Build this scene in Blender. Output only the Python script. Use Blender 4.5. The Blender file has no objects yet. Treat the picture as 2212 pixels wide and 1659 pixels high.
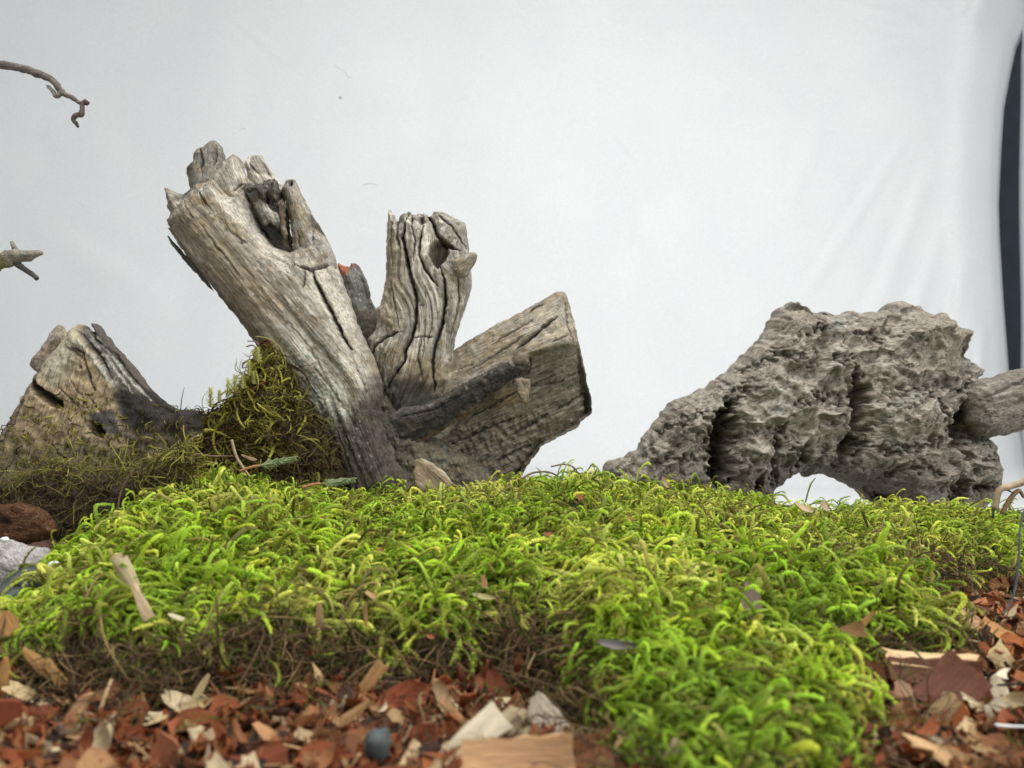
import bpy, math, random
import numpy as np
from mathutils import Vector, Matrix, Euler

# ------------------------------------------------------------------ set-up
scene = bpy.context.scene
scene.unit_settings.system = 'METRIC'
scene.unit_settings.scale_length = 0.1        # one unit is ten centimetres
COL = scene.collection
random.seed(11)
RNG = np.random.default_rng(11)

CX, HY, F, ZC = 1106.0, 950.0, 1703.0, 0.62    # picture centre, eye level, focal length in photo pixels, eye height
cam_d = bpy.data.cameras.new("camera")
cam = bpy.data.objects.new("camera", cam_d); COL.objects.link(cam)
cam.location = (0, 0, ZC); cam.rotation_euler = (math.radians(90), 0, 0)
cam_d.sensor_width = 36.0; cam_d.lens = 36.0*F/2212.0
cam_d.shift_y = (HY-829.5)/2212.0
cam_d.clip_start = 0.02; cam_d.clip_end = 200
cam_d.dof.use_dof = True; cam_d.dof.focus_distance = 3.2; cam_d.dof.aperture_fstop = 2.5
scene.camera = cam

world = bpy.data.worlds.new("World"); scene.world = world; world.use_nodes = True
wb = world.node_tree.nodes["Background"]
wb.inputs[0].default_value = (0.95, 0.98, 0.985, 1); wb.inputs[1].default_value = 0.46

def area_light(name, loc, target, size, energy, color):
    l = bpy.data.lights.new(name, 'AREA'); l.shape = 'RECTANGLE'; l.size = size[0]; l.size_y = size[1]
    l.energy = energy; l.color = color
    o = bpy.data.objects.new(name, l); COL.objects.link(o); o.location = loc
    o.rotation_euler = (Vector(target)-Vector(loc)).to_track_quat('-Z', 'Y').to_euler()
    return o
area_light("ceiling_softbox", (0.9, 2.0, 7.5), (0.2, 3.6, 0.2), (6, 4), 600, (1.0, 0.985, 0.96))
area_light("front_fill", (6.5, -3.5, 3.6), (1.2, 5.5, 0.6), (4, 4), 400, (0.97, 0.985, 1.0))  # unseen area lamp added as fill from front right, brightens the cloth

scene.view_settings.view_transform = 'Standard'
scene.view_settings.look = 'None'
scene.view_settings.exposure = 0.07
scene.view_settings.gamma = 1.0
scene.cycles.max_bounces = 6
scene.cycles.diffuse_bounces = 4
scene.cycles.transmission_bounces = 3
scene.cycles.transparent_max_bounces = 4

# ------------------------------------------------------------------ helpers
def P(X, Y, d):
    return ((X-CX)/F*d, d, ZC-(Y-HY)/F*d)
def z1(*p): return [(316.8+x*.26043, 276.5+y*.26043) for x, y in p]
def z2(*p): return [(662.4+x*.40270, 403.2+y*.40270) for x, y in p]
def z3(*p): return [(x*.31247, 662.4+y*.31247) for x, y in p]
def z4(*p): return [(1267.3+x*.42708, 622.1+y*.42708) for x, y in p]
def z8(*p): return [(x*.347, 86.4+y*.347) for x, y in p]

def tag(o, label=None, cat=None, group=None, kind=None):
    if label: o['label'] = label
    if cat: o['category'] = cat
    if group: o['group'] = group
    if kind: o['kind'] = kind
    return o
def empty(name, loc, rot=(0, 0, 0)):
    o = bpy.data.objects.new(name, None); COL.objects.link(o); o.location = loc; o.rotation_euler = rot
    o.empty_display_size = 0.05
    return o
def link_mesh(name, me, parent=None, mat=None):
    o = bpy.data.objects.new(name, me); COL.objects.link(o)
    if mat is not None and not me.materials: me.materials.append(mat)
    if parent is not None:
        o.parent = parent
        o.matrix_parent_inverse = Matrix.Translation(parent.location).inverted() if parent.type == 'EMPTY' else parent_inv(parent)
    return o
def parent_inv(p):
    m = Matrix.Identity(4); q = p
    while q is not None:
        m = (q.matrix_parent_inverse @ Matrix.LocRotScale(q.location, q.rotation_euler, q.scale)) @ m if q.parent else Matrix.LocRotScale(q.location, q.rotation_euler, q.scale) @ m
        q = q.parent
    return m.inverted()
def np_mesh(name, v, quads=None, tris=None, smooth=True, cols=None, vecs=None, mat=None):
    me = bpy.data.meshes.new(name)
    v = np.asarray(v, dtype=np.float32)
    parts = []; sizes = []
    if quads is not None and len(quads): parts.append(np.asarray(quads, dtype=np.int32).ravel()); sizes.append(np.full(len(quads), 4, np.int32))
    if tris is not None and len(tris): parts.append(np.asarray(tris, dtype=np.int32).ravel()); sizes.append(np.full(len(tris), 3, np.int32))
    me.vertices.add(len(v)); me.vertices.foreach_set("co", v.ravel())
    if parts:
        idx = np.concatenate(parts); sz = np.concatenate(sizes)
        me.loops.add(len(idx)); me.loops.foreach_set("vertex_index", idx)
        me.polygons.add(len(sz))
        me.polygons.foreach_set("loop_start", np.concatenate([[0], np.cumsum(sz)[:-1]]).astype(np.int32))
    me.update(calc_edges=True)
    if parts and smooth: me.polygons.foreach_set("use_smooth", np.ones(len(me.polygons), dtype=bool))
    for k, c in (cols or {}).items():
        a = me.attributes.new(k, 'FLOAT_COLOR', 'POINT')
        a.data.foreach_set("color", np.concatenate([c, np.ones((len(c), 1))], 1).astype(np.float32).ravel())
    for k, c in (vecs or {}).items():
        a = me.attributes.new(k, 'FLOAT_VECTOR', 'POINT'); a.data.foreach_set("vector", np.asarray(c, np.float32).ravel())
    if mat is not None: me.materials.append(mat)
    me.validate()
    return me

# ---- noise in numpy
def _hash(i, j, k, s):
    h = (i.astype(np.int64)*73856093) ^ (j.astype(np.int64)*19349663) ^ (k.astype(np.int64)*83492791) ^ (s*2654435761)
    h = (h ^ (h >> 13)) * 1274126177 & 0x7fffffff
    h = (h ^ (h >> 16)) * 668265263 & 0x7fffffff
    return (h ^ (h >> 15)) & 0x7fffffff
def perlin(p, s=0):
    p = np.asarray(p, float); b = np.floor(p); f = p-b; b = b.astype(np.int64)
    u = f*f*f*(f*(f*6-15)+10); r = 0
    for dx in (0, 1):
        for dy in (0, 1):
            for dz in (0, 1):
                h = _hash(b[:, 0]+dx, b[:, 1]+dy, b[:, 2]+dz, s)
                gx = (h & 1023)/511.5-1; gy = ((h >> 10) & 1023)/511.5-1; gz = ((h >> 20) & 1023)/511.5-1
                w = (u[:, 0] if dx else 1-u[:, 0])*(u[:, 1] if dy else 1-u[:, 1])*(u[:, 2] if dz else 1-u[:, 2])
                r = r + w*(gx*(f[:, 0]-dx)+gy*(f[:, 1]-dy)+gz*(f[:, 2]-dz))
    return r*1.25
def fbm(p, o=4, s=0, g=0.5):
    a = 1.0; t = 0; r = 0; p = np.asarray(p, float)
    for k in range(o):
        r = r+a*perlin(p, s+k*17); t += a; a *= g; p = p*2.03+7.1
    return r/t
def ridged(p, o=3, s=0):
    a = 1.0; t = 0; r = 0; p = np.asarray(p, float)
    for k in range(o):
        r = r+a*(1-np.abs(perlin(p, s+k*13))*2.2); t += a; a *= .5; p = p*2.1+3.3
    return r/t
def voro(p, s=0):
    p = np.asarray(p, float); b = np.floor(p).astype(np.int64); f1 = np.full(len(p), 9.); f2 = f1.copy(); idn = np.zeros(len(p))
    for dx in (-1, 0, 1):
        for dy in (-1, 0, 1):
            for dz in (-1, 0, 1):
                h = _hash(b[:, 0]+dx, b[:, 1]+dy, b[:, 2]+dz, s)
                q = np.stack([b[:, 0]+dx+(h & 1023)/1023., b[:, 1]+dy+((h >> 10) & 1023)/1023., b[:, 2]+dz+((h >> 20) & 1023)/1023.], 1)
                d = np.sqrt(((p-q)**2).sum(1)); c = d < f1
                f2 = np.where(c, f1, np.minimum(f2, d)); idn = np.where(c, (h & 4095)/4095., idn); f1 = np.where(c, d, f1)
    return f1, f2, idn
def sst(a, b, x):
    t = np.clip((x-a)/(b-a), 0, 1); return t*t*(3-2*t)
def lerp(a, b, t): return a+(b-a)*t
def mixc(c, k, m): return c*(1-m[:, None])+np.asarray(k)[None, :]*m[:, None]

def seg_dist(q, poly, closed):
    """distance of points q (N,2) to a polyline; also nearest point, arc length and signed side"""
    a = np.asarray(poly, float); b = np.roll(a, -1, 0) if closed else a[1:]
    a = a if closed else a[:-1]
    best = np.full(len(q), 1e18); near = np.zeros_like(q); arc = np.zeros(len(q)); side = np.zeros(len(q)); acc = 0.
    for p0, p1 in zip(a, b):
        e = p1-p0; L2 = max((e*e).sum(), 1e-9); w = q-p0
        t = np.clip((w@e)/L2, 0, 1); n = p0+t[:, None]*e; d = ((q-n)**2).sum(1)
        m = d < best
        best = np.where(m, d, best); near[m] = n[m]; L = math.sqrt(L2)
        arc = np.where(m, acc+t*L, arc); side = np.where(m, np.sign(e[0]*w[:, 1]-e[1]*w[:, 0]), side); acc += L
    return np.sqrt(best), near, arc, side
def inside(q, poly):
    a = np.asarray(poly, float); b = np.roll(a, -1, 0); r = np.zeros(len(q), bool)
    for (x0, y0), (x1, y1) in zip(a, b):
        if y0 == y1: continue
        c = ((y0 > q[:, 1]) != (y1 > q[:, 1])) & (q[:, 0] < (x1-x0)*(q[:, 1]-y0)/(y1-y0)+x0)
        r ^= c
    return r
def roughen(poly, step=7, amp=1.6, s=0):
    out = []
    n = len(poly)
    for i in range(n):
        a = np.array(poly[i], float); b = np.array(poly[(i+1) % n], float); L = np.hypot(*(b-a)); k = max(1, int(L/step))
        nn = np.array([-(b-a)[1], (b-a)[0]])/max(L, 1e-6)
        for j in range(k):
            p = a+(b-a)*j/k
            o = (perlin(np.array([[p[0]/11., p[1]/11., s+.3]]))[0]*2*amp+perlin(np.array([[p[0]/4., p[1]/4., s+.7]]))[0]*amp) if j else 0
            out.append(p+nn*o)
    return np.array(out)

# mask painters in picture-plane coordinates of the piece itself
def mpoly(q, poly, soft=8, wob=8, s=0):
    w = np.stack([fbm(np.c_[q/25., np.full(len(q), s+.1)], 3, s), fbm(np.c_[q/25., np.full(len(q), s+9.1)], 3, s+5)], 1)*wob*2
    qq = q+w; d = seg_dist(qq, poly, True)[0]; i = inside(qq, poly)
    return sst(-soft, soft, np.where(i, d, -d))
def mline(q, line, width, wob=2.5, s=0):
    w = np.stack([fbm(np.c_[q/14., np.full(len(q), s+.1)], 2, s), fbm(np.c_[q/14., np.full(len(q), s+9.1)], 2, s+5)], 1)*wob*2
    d, _, arc, _ = seg_dist(q+w, line, False)
    tot = arc.max()+1e-6
    taper = np.clip(np.minimum(arc, tot-arc)/(0.18*tot+1e-6), .25, 1)
    wv = width*taper*(1+.35*fbm(np.c_[arc/18., np.full(len(q), s*1.7), np.zeros(len(q))], 2, s))
    return np.exp(-(d/np.maximum(wv, .5))**2)
def mblob(q, x, y, rx, ry, ang=0):
    c, s = math.cos(math.radians(ang)), math.sin(math.radians(ang))
    u = ((q[:, 0]-x)*c+(q[:, 1]-y)*s)/rx; v = (-(q[:, 0]-x)*s+(q[:, 1]-y)*c)/ry
    return np.exp(-(u*u+v*v))

PIECES = {}
def carve(name, outline, d, mat, R=60, front=1.0, back=1.0, g=2.2, axis=None, shape=None, paint=None, rough=1.0, edge=1.6,
          fibre=(2.2, 1.2), push=0.0, parent=None, seed=0, knobbly=0.0):
    """A solid carved from its outline: rounded to both sides, worked over by shape(q, dist, grain) -> relief toward the viewer"""
    poly = roughen(outline, 7, edge, seed)
    x0, y0 = poly.min(0)-3*g; x1, y1 = poly.max(0)+3*g
    xs = np.arange(x0, x1, g); ys = np.arange(y0, y1, g); nx, ny = len(xs), len(ys)
    q = np.stack(np.meshgrid(xs, ys), -1).reshape(-1, 2)
    ins = inside(q, poly); dist, near, _, _ = seg_dist(q, poly, True)
    I = ins.reshape(ny, nx); nb = np.zeros_like(I)
    nb[1:] |= I[:-1]; nb[:-1] |= I[1:]; nb[:, 1:] |= I[:, :-1]; nb[:, :-1] |= I[:, 1:]
    nb[1:, 1:] |= I[:-1, :-1]; nb[:-1, :-1] |= I[1:, 1:]; nb[1:, :-1] |= I[:-1, 1:]; nb[:-1, 1:] |= I[1:, :-1]
    rim = (nb & ~I).ravel(); use = ins | rim
    qq = np.where(rim[:, None], near, q); dd = np.where(ins, dist, 0.)
    cell = use.reshape(ny, nx); cell = cell[:-1, :-1] & cell[1:, :-1] & cell[:-1, 1:] & cell[1:, 1:]
    cj, ci = np.nonzero(cell); base = cj*nx+ci
    quad = np.stack([base, base+nx, base+nx+1, base+1], 1)
    used = np.zeros(nx*ny, bool); used[quad.ravel()] = True
    ids = np.full(nx*ny, -1); keep = np.nonzero(used)[0]; ids[keep] = np.arange(len(keep)); n = len(keep)
    quad = ids[quad]; q = qq[keep]; dist = dd[keep]; isrim = ~ins[keep]
    Rv = R(q) if callable(R) else R
    t = Rv*np.sqrt(np.maximum(0, 1-(1-np.clip(dist/Rv, 0, 1))**2))
    ax = axis if axis is not None else [tuple(poly[0]), tuple(poly[len(poly)//2])]
    sd, _, arc, side = seg_dist(q, ax, False); lat = sd*side
    D = t*front
    gr = np.stack([arc, lat, D], 1)
    k = sst(0, 10, dist)
    rel = shape(q, dist, gr) if shape else 0
    if isinstance(rel, tuple): rel, gr = rel
    fb = fibre[0]*fbm(gr/np.array([150., 20., 20.]), 2, seed+1)*1.6+fibre[1]*(ridged(gr/np.array([70., 6.5, 6.5]), 2, seed+2)-.6)*1.0*sst(-.35, .35, fbm(gr/np.array([90., 40., 40.]), 2, seed+6))
    Df = D+(rel+fb)*k+push
    Db = -t*back+push+fibre[0]*fbm(np.c_[arc/150., lat/12., -D/12.], 2, seed+9)*2*k
    Df = np.maximum(Df, Db+1.0*(dist > 0)); Df = np.where(isrim, push, Df); Db = np.where(isrim, push, Db)
    V = np.concatenate([np.c_[q, Df], np.c_[q, Db]]); map_b = np.where(isrim, np.arange(n), np.arange(n)+n)
    qb = map_b[quad][:, ::-1]
    quads = np.concatenate([quad, qb])
    sc = d/F
    W = np.stack([(V[:, 0]-CX)*sc, d-V[:, 2]*sc, ZC-(V[:, 1]-HY)*sc], 1)
    # compact
    u2 = np.zeros(2*n, bool); u2[quads.ravel()] = True; m2 = np.cumsum(u2)-1
    quads = m2[quads]; W = W[u2]; Vc = V[u2]
    G = np.concatenate([gr, np.c_[gr[:, 0], gr[:, 1], -gr[:, 2]]])[u2]
    q2 = np.concatenate([q, q])[u2]; dist2 = np.concatenate([dist, dist])[u2]
    nrm = vnormals(W, quads)
    if rough:
        pn = np.c_[Vc[:, :2], Vc[:, 2]]
        dsp = fbm(pn/16., 4, seed+31)*2.6*rough+fbm(pn/5., 2, seed+33)*.9*rough
        if knobbly:
            f1, f2, _ = voro((pn+fbm(pn/20., 2, seed+5)[:, None]*14)/np.array([30., 24., 28.]), seed)
            dsp = dsp+knobbly*(sst(0, .35, f2-f1)-.75)
        W = W+nrm*(dsp*sc)[:, None]
    c = paint(q2, dist2, G) if paint else np.full((len(W), 3), .4)
    c = np.clip(c, .004, .95)
    me = np_mesh(name, W, quads, cols={"col": c}, vecs={"grain": G}, mat=mat)
    o = link_mesh(name, me, parent)
    PIECES[name] = (W, quads, vnormals(W, quads))
    return o
def vnormals(V, Q):
    a = V[Q[:, 2]]-V[Q[:, 0]]; b = V[Q[:, -1]]-V[Q[:, 1]]; fn = np.cross(a, b); r = np.zeros_like(V)
    for k in range(Q.shape[1]):
        for j in range(3): r[:, j] += np.bincount(Q[:, k], fn[:, j], len(V))
    return r/np.maximum(np.linalg.norm(r, axis=1, keepdims=True), 1e-12)

def tube(name, pts, radii, mat, parent=None, sides=10, rough=0.15, seed=0, sub=6, cap=True, col=None):
    pts = [Vector(p) for p in pts]; P_, R_ = [], []
    n = len(pts)
    for i in range(n-1):
        p0 = pts[max(i-1, 0)]; p1 = pts[i]; p2 = pts[i+1]; p3 = pts[min(i+2, n-1)]
        for k in range(sub):
            t = k/sub
            P_.append(.5*((2*p1)+(p2-p0)*t+(2*p0-5*p1+4*p2-p3)*t*t+(3*p1-p0-3*p2+p3)*t**3)); R_.append(lerp(radii[i], radii[i+1], t))
    P_.append(pts[-1]); R_.append(radii[-1])
    ring = []; prev = Vector((0, 0, 1))
    m = len(P_)
    for i in range(m):
        tg = (P_[min(i+1, m-1)]-P_[max(i-1, 0)]).normalized()
        a = prev-tg*prev.dot(tg)
        if a.length < 1e-3: a = tg.orthogonal()
        a.normalize(); prev = a; b = tg.cross(a)
        for k in range(sides):
            th = 2*math.pi*k/sides; ring.append(P_[i]+(a*math.cos(th)+b*math.sin(th))*R_[i])
    V = np.array([tuple(v) for v in ring]); C = np.repeat(np.array([tuple(p) for p in P_]), sides, 0)
    if rough:
        rr = np.repeat(np.array(R_), sides)
        V = C+(V-C)*(1+rough*2*fbm(V/np.maximum(np.mean(R_)*1.6, 1e-4), 3, seed))[:, None]
    V = np.concatenate([V, [tuple(P_[0]), tuple(P_[-1])]])
    Q = [(i*sides+k, i*sides+(k+1) % sides, (i+1)*sides+(k+1) % sides, (i+1)*sides+k) for i in range(m-1) for k in range(sides)]
    T = []
    if cap:
        for k in range(sides):
            T.append((m*sides, (k+1) % sides, k)); T.append((m*sides+1, (m-1)*sides+k, (m-1)*sides+(k+1) % sides))
    cols = None
    if col is not None:
        cc = np.array([col(i/(m-1)) for i in range(m)]); cols = {"col": np.concatenate([np.repeat(cc, sides, 0), cc[:1], cc[-1:]])}
    me = np_mesh(name, V, Q, T, cols=cols, vecs={"grain": V*np.array([420., 900., 900.])}, mat=mat)
    return link_mesh(name, me, parent)

# ------------------------------------------------------------------ materials
def new_mat(name):
    m = bpy.data.materials.new(name); m.use_nodes = True
    nt = m.node_tree; return m, nt, nt.nodes["Principled BSDF"]
def N(nt, t, **kw):
    n = nt.nodes.new(t)
    for k, v in kw.items(): setattr(n, k, v)
    return n
def wood_mat(name, grain=(.02, .28, .28), bump=.5, rough=.85, spec=.25, var=.35, dist=.01):
    m, nt, b = new_mat(name); L = nt.links.new
    at = N(nt, 'ShaderNodeAttribute', attribute_name='col'); ga = N(nt, 'ShaderNodeAttribute', attribute_name='grain')
    mp = N(nt, 'ShaderNodeMapping'); mp.inputs['Scale'].default_value = grain; L(ga.outputs['Vector'], mp.inputs['Vector'])
    n1 = N(nt, 'ShaderNodeTexNoise'); n1.inputs['Scale'].default_value = 1; n1.inputs['Detail'].default_value = 5; n1.inputs['Roughness'].default_value = .65
    L(mp.outputs[0], n1.inputs['Vector'])
    tc = N(nt, 'ShaderNodeTexCoord')
    n2 = N(nt, 'ShaderNodeTexNoise'); n2.inputs['Scale'].default_value = 34; n2.inputs['Detail'].default_value = 8; n2.inputs['Roughness'].default_value = .7
    L(tc.outputs['Object'], n2.inputs['Vector'])
    mr = N(nt, 'ShaderNodeMapRange'); mr.inputs['From Min'].default_value = .28; mr.inputs['From Max'].default_value = .72
    mr.inputs['To Min'].default_value = 1-var; mr.inputs['To Max'].default_value = 1+var; L(n1.outputs['Fac'], mr.inputs['Value'])
    mr2 = N(nt, 'ShaderNodeMapRange'); mr2.inputs['From Min'].default_value = .3; mr2.inputs['From Max'].default_value = .7
    mr2.inputs['To Min'].default_value = 1-var*.7; mr2.inputs['To Max'].default_value = 1+var*.7; L(n2.outputs['Fac'], mr2.inputs['Value'])
    mu = N(nt, 'ShaderNodeMath', operation='MULTIPLY'); L(mr.outputs[0], mu.inputs[0]); L(mr2.outputs[0], mu.inputs[1])
    mp3 = N(nt, 'ShaderNodeMapping'); mp3.inputs['Scale'].default_value = (grain[0]*1.6, grain[1]*2.6, grain[2]*2.6); L(ga.outputs['Vector'], mp3.inputs['Vector'])
    n3 = N(nt, 'ShaderNodeTexNoise'); n3.inputs['Scale'].default_value = 1; n3.inputs['Detail'].default_value = 3; L(mp3.outputs[0], n3.inputs['Vector'])
    r3 = N(nt, 'ShaderNodeMapRange'); r3.inputs['From Min'].default_value = .34; r3.inputs['From Max'].default_value = .46
    r3.inputs['To Min'].default_value = .38; r3.inputs['To Max'].default_value = 1.04; L(n3.outputs['Fac'], r3.inputs['Value'])
    m3 = N(nt, 'ShaderNodeMath', operation='MULTIPLY'); L(mu.outputs[0], m3.inputs[0]); L(r3.outputs[0], m3.inputs[1])
    vm = N(nt, 'ShaderNodeVectorMath', operation='SCALE'); L(at.outputs['Color'], vm.inputs[0]); L(m3.outputs[0], vm.inputs['Scale'])
    L(vm.outputs[0], b.inputs['Base Color'])
    ad = N(nt, 'ShaderNodeMath', operation='ADD'); L(n1.outputs['Fac'], ad.inputs[0]); L(n2.outputs['Fac'], ad.inputs[1])
    bp = N(nt, 'ShaderNodeBump'); bp.inputs['Strength'].default_value = bump; bp.inputs['Distance'].default_value = dist
    L(ad.outputs[0], bp.inputs['Height']); L(bp.outputs[0], b.inputs['Normal'])
    b.inputs['Roughness'].default_value = rough; b.inputs['Specular IOR Level'].default_value = spec
    return m
M_wood = wood_mat("weathered_wood", var=.38, bump=.7)
M_burl = wood_mat("gnarled_wood", grain=(.06, .2, .2), bump=.8, var=.32, dist=.014)
M_peat = wood_mat("peaty_humus", grain=(.1, .3, .3), bump=1, var=.6, dist=.02)

def plain_mat(name, col, rough=.8, nscale=20, var=.3, bump=.3, dist=.01, spec=.3, col2=None, stretch=(1, 1, 1)):
    m, nt, b = new_mat(name); L = nt.links.new
    tc = N(nt, 'ShaderNodeTexCoord'); mp = N(nt, 'ShaderNodeMapping'); mp.inputs['Scale'].default_value = stretch; L(tc.outputs['Object'], mp.inputs[0])
    n = N(nt, 'ShaderNodeTexNoise'); n.inputs['Scale'].default_value = nscale; n.inputs['Detail'].default_value = 6; n.inputs['Roughness'].default_value = .65
    L(mp.outputs[0], n.inputs['Vector'])
    cr = N(nt, 'ShaderNodeValToRGB'); c2 = col2 or tuple(min(1, c*(1+var)) for c in col); c1 = tuple(c*(1-var) for c in col)
    cr.color_ramp.elements[0].position = .32; cr.color_ramp.elements[1].position = .68
    cr.color_ramp.elements[0].color = (*c1, 1); cr.color_ramp.elements[1].color = (*c2, 1)
    L(n.outputs['Fac'], cr.inputs[0]); L(cr.outputs[0], b.inputs['Base Color'])
    bp = N(nt, 'ShaderNodeBump'); bp.inputs['Strength'].default_value = bump; bp.inputs['Distance'].default_value = dist
    L(n.outputs['Fac'], bp.inputs['Height']); L(bp.outputs[0], b.inputs['Normal'])
    b.inputs['Roughness'].default_value = rough; b.inputs['Specular IOR Level'].default_value = spec
    return m

def moss_mat():
    m, nt, b = new_mat("moss_strand"); L = nt.links.new
    ti = N(nt, 'ShaderNodeAttribute', attribute_name='tint', attribute_type='INSTANCER')
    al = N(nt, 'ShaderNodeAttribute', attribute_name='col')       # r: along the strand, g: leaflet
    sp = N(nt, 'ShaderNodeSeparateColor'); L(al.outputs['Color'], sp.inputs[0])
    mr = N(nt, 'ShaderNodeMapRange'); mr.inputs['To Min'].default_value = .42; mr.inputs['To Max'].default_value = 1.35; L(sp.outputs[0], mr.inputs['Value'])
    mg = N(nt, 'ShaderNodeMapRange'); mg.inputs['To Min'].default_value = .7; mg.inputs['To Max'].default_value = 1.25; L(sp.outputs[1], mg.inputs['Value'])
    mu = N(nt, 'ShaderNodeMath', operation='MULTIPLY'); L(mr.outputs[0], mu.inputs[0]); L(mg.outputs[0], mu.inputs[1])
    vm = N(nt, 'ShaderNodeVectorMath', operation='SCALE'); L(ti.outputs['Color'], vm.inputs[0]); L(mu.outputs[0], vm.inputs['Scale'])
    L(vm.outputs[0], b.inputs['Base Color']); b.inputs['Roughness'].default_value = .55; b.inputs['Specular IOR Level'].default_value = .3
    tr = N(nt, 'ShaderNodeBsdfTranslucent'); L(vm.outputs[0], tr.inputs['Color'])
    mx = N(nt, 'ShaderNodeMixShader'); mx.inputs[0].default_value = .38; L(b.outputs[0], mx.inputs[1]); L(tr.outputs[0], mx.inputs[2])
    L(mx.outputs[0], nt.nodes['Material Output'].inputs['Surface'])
    return m
M_moss = moss_mat()

def chip_mat(instanced=False):
    m, nt, b = new_mat("wood_chip_inst" if instanced else "wood_chip"); L = nt.links.new
    if instanced: ti = N(nt, 'ShaderNodeAttribute', attribute_name='tint', attribute_type='INSTANCER'); co = ti.outputs['Color']
    else: ti = N(nt, 'ShaderNodeObjectInfo'); co = ti.outputs['Color']
    tc = N(nt, 'ShaderNodeTexCoord'); mp = N(nt, 'ShaderNodeMapping'); mp.inputs['Scale'].default_value = (1.2, 14, 14); L(tc.outputs['Object'], mp.inputs[0])
    n = N(nt, 'ShaderNodeTexNoise'); n.inputs['Scale'].default_value = 1.6; n.inputs['Detail'].default_value = 5; n.inputs['Roughness'].default_value = .6
    L(mp.outputs[0], n.inputs['Vector'])
    mr = N(nt, 'ShaderNodeMapRange'); mr.inputs['From Min'].default_value = .3; mr.inputs['From Max'].default_value = .7
    mr.inputs['To Min'].default_value = .72; mr.inputs['To Max'].default_value = 1.2; L(n.outputs['Fac'], mr.inputs['Value'])
    vm = N(nt, 'ShaderNodeVectorMath', operation='SCALE'); L(co, vm.inputs[0]); L(mr.outputs[0], vm.inputs['Scale'])
    L(vm.outputs[0], b.inputs['Base Color']); b.inputs['Roughness'].default_value = .7; b.inputs['Specular IOR Level'].default_value = .25
    bp = N(nt, 'ShaderNodeBump'); bp.inputs['Strength'].default_value = .5; bp.inputs['Distance'].default_value = .004
    L(n.outputs['Fac'], bp.inputs['Height']); L(bp.outputs[0], b.inputs['Normal'])
    return m
M_chip = chip_mat(); M_chipI = chip_mat(True)

def cloth_mat():
    m, nt, b = new_mat("white_cotton"); L = nt.links.new
    tc = N(nt, 'ShaderNodeTexCoord')
    n = N(nt, 'ShaderNodeTexNoise'); n.inputs['Scale'].default_value = 1.1; n.inputs['Detail'].default_value = 6; L(tc.outputs['Object'], n.inputs['Vector'])
    n2 = N(nt, 'ShaderNodeTexNoise'); n2.inputs['Scale'].default_value = 38; n2.inputs['Detail'].default_value = 3; L(tc.outputs['Object'], n2.inputs['Vector'])
    cr = N(nt, 'ShaderNodeValToRGB'); cr.color_ramp.elements[0].position = .3; cr.color_ramp.elements[1].position = .7
    cr.color_ramp.elements[0].color = (.755, .77, .775, 1); cr.color_ramp.elements[1].color = (.79, .80, .80, 1)
    L(n.outputs['Fac'], cr.inputs[0]); 
    mr = N(nt, 'ShaderNodeMapRange'); mr.inputs['From Min'].default_value = .3; mr.inputs['From Max'].default_value = .7
    mr.inputs['To Min'].default_value = .965; mr.inputs['To Max'].default_value = 1.03; L(n2.outputs['Fac'], mr.inputs['Value'])
    vm = N(nt, 'ShaderNodeVectorMath', operation='SCALE'); L(cr.outputs[0], vm.inputs[0]); L(mr.outputs[0], vm.inputs['Scale']); L(vm.outputs[0], b.inputs['Base Color'])
    wv = N(nt, 'ShaderNodeTexNoise'); wv.inputs['Scale'].default_value = 60; wv.inputs['Detail'].default_value = 2; L(tc.outputs['Object'], wv.inputs['Vector'])
    bp = N(nt, 'ShaderNodeBump'); bp.inputs['Strength'].default_value = .32; bp.inputs['Distance'].default_value = .01
    L(wv.outputs['Fac'], bp.inputs['Height']); L(bp.outputs[0], b.inputs['Normal'])
    b.inputs['Roughness'].default_value = .95; b.inputs['Specular IOR Level'].default_value = .1
    return m
M_cloth = cloth_mat()

# ------------------------------------------------------------------ setting: table, room wall, cloth
def box_mesh(name, x0, x1, y0, y1, z0, z1_, mat, bevel=0):
    v = [(x, y, z) for x in (x0, x1) for y in (y0, y1) for z in (z0, z1_)]
    q = [(0, 1, 3, 2), (4, 6, 7, 5), (0, 4, 5, 1), (2, 3, 7, 6), (0, 2, 6, 4), (1, 5, 7, 3)]
    return np_mesh(name, v, q, smooth=False, mat=mat)
M_table = plain_mat("table_board", (.32, .28, .24), nscale=6)
tag(link_mesh("tabletop", box_mesh("tabletop", -9, 9, -6, 12.5, -.3, -.02, M_table)), kind='structure')
M_wall = plain_mat("slate_wall", (.050, .060, .075), nscale=3, var=.15, rough=.9)
tag(link_mesh("wall", box_mesh("wall", -12, 14, 13.4, 13.6, -4, 12, M_wall)), kind='structure')

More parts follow.
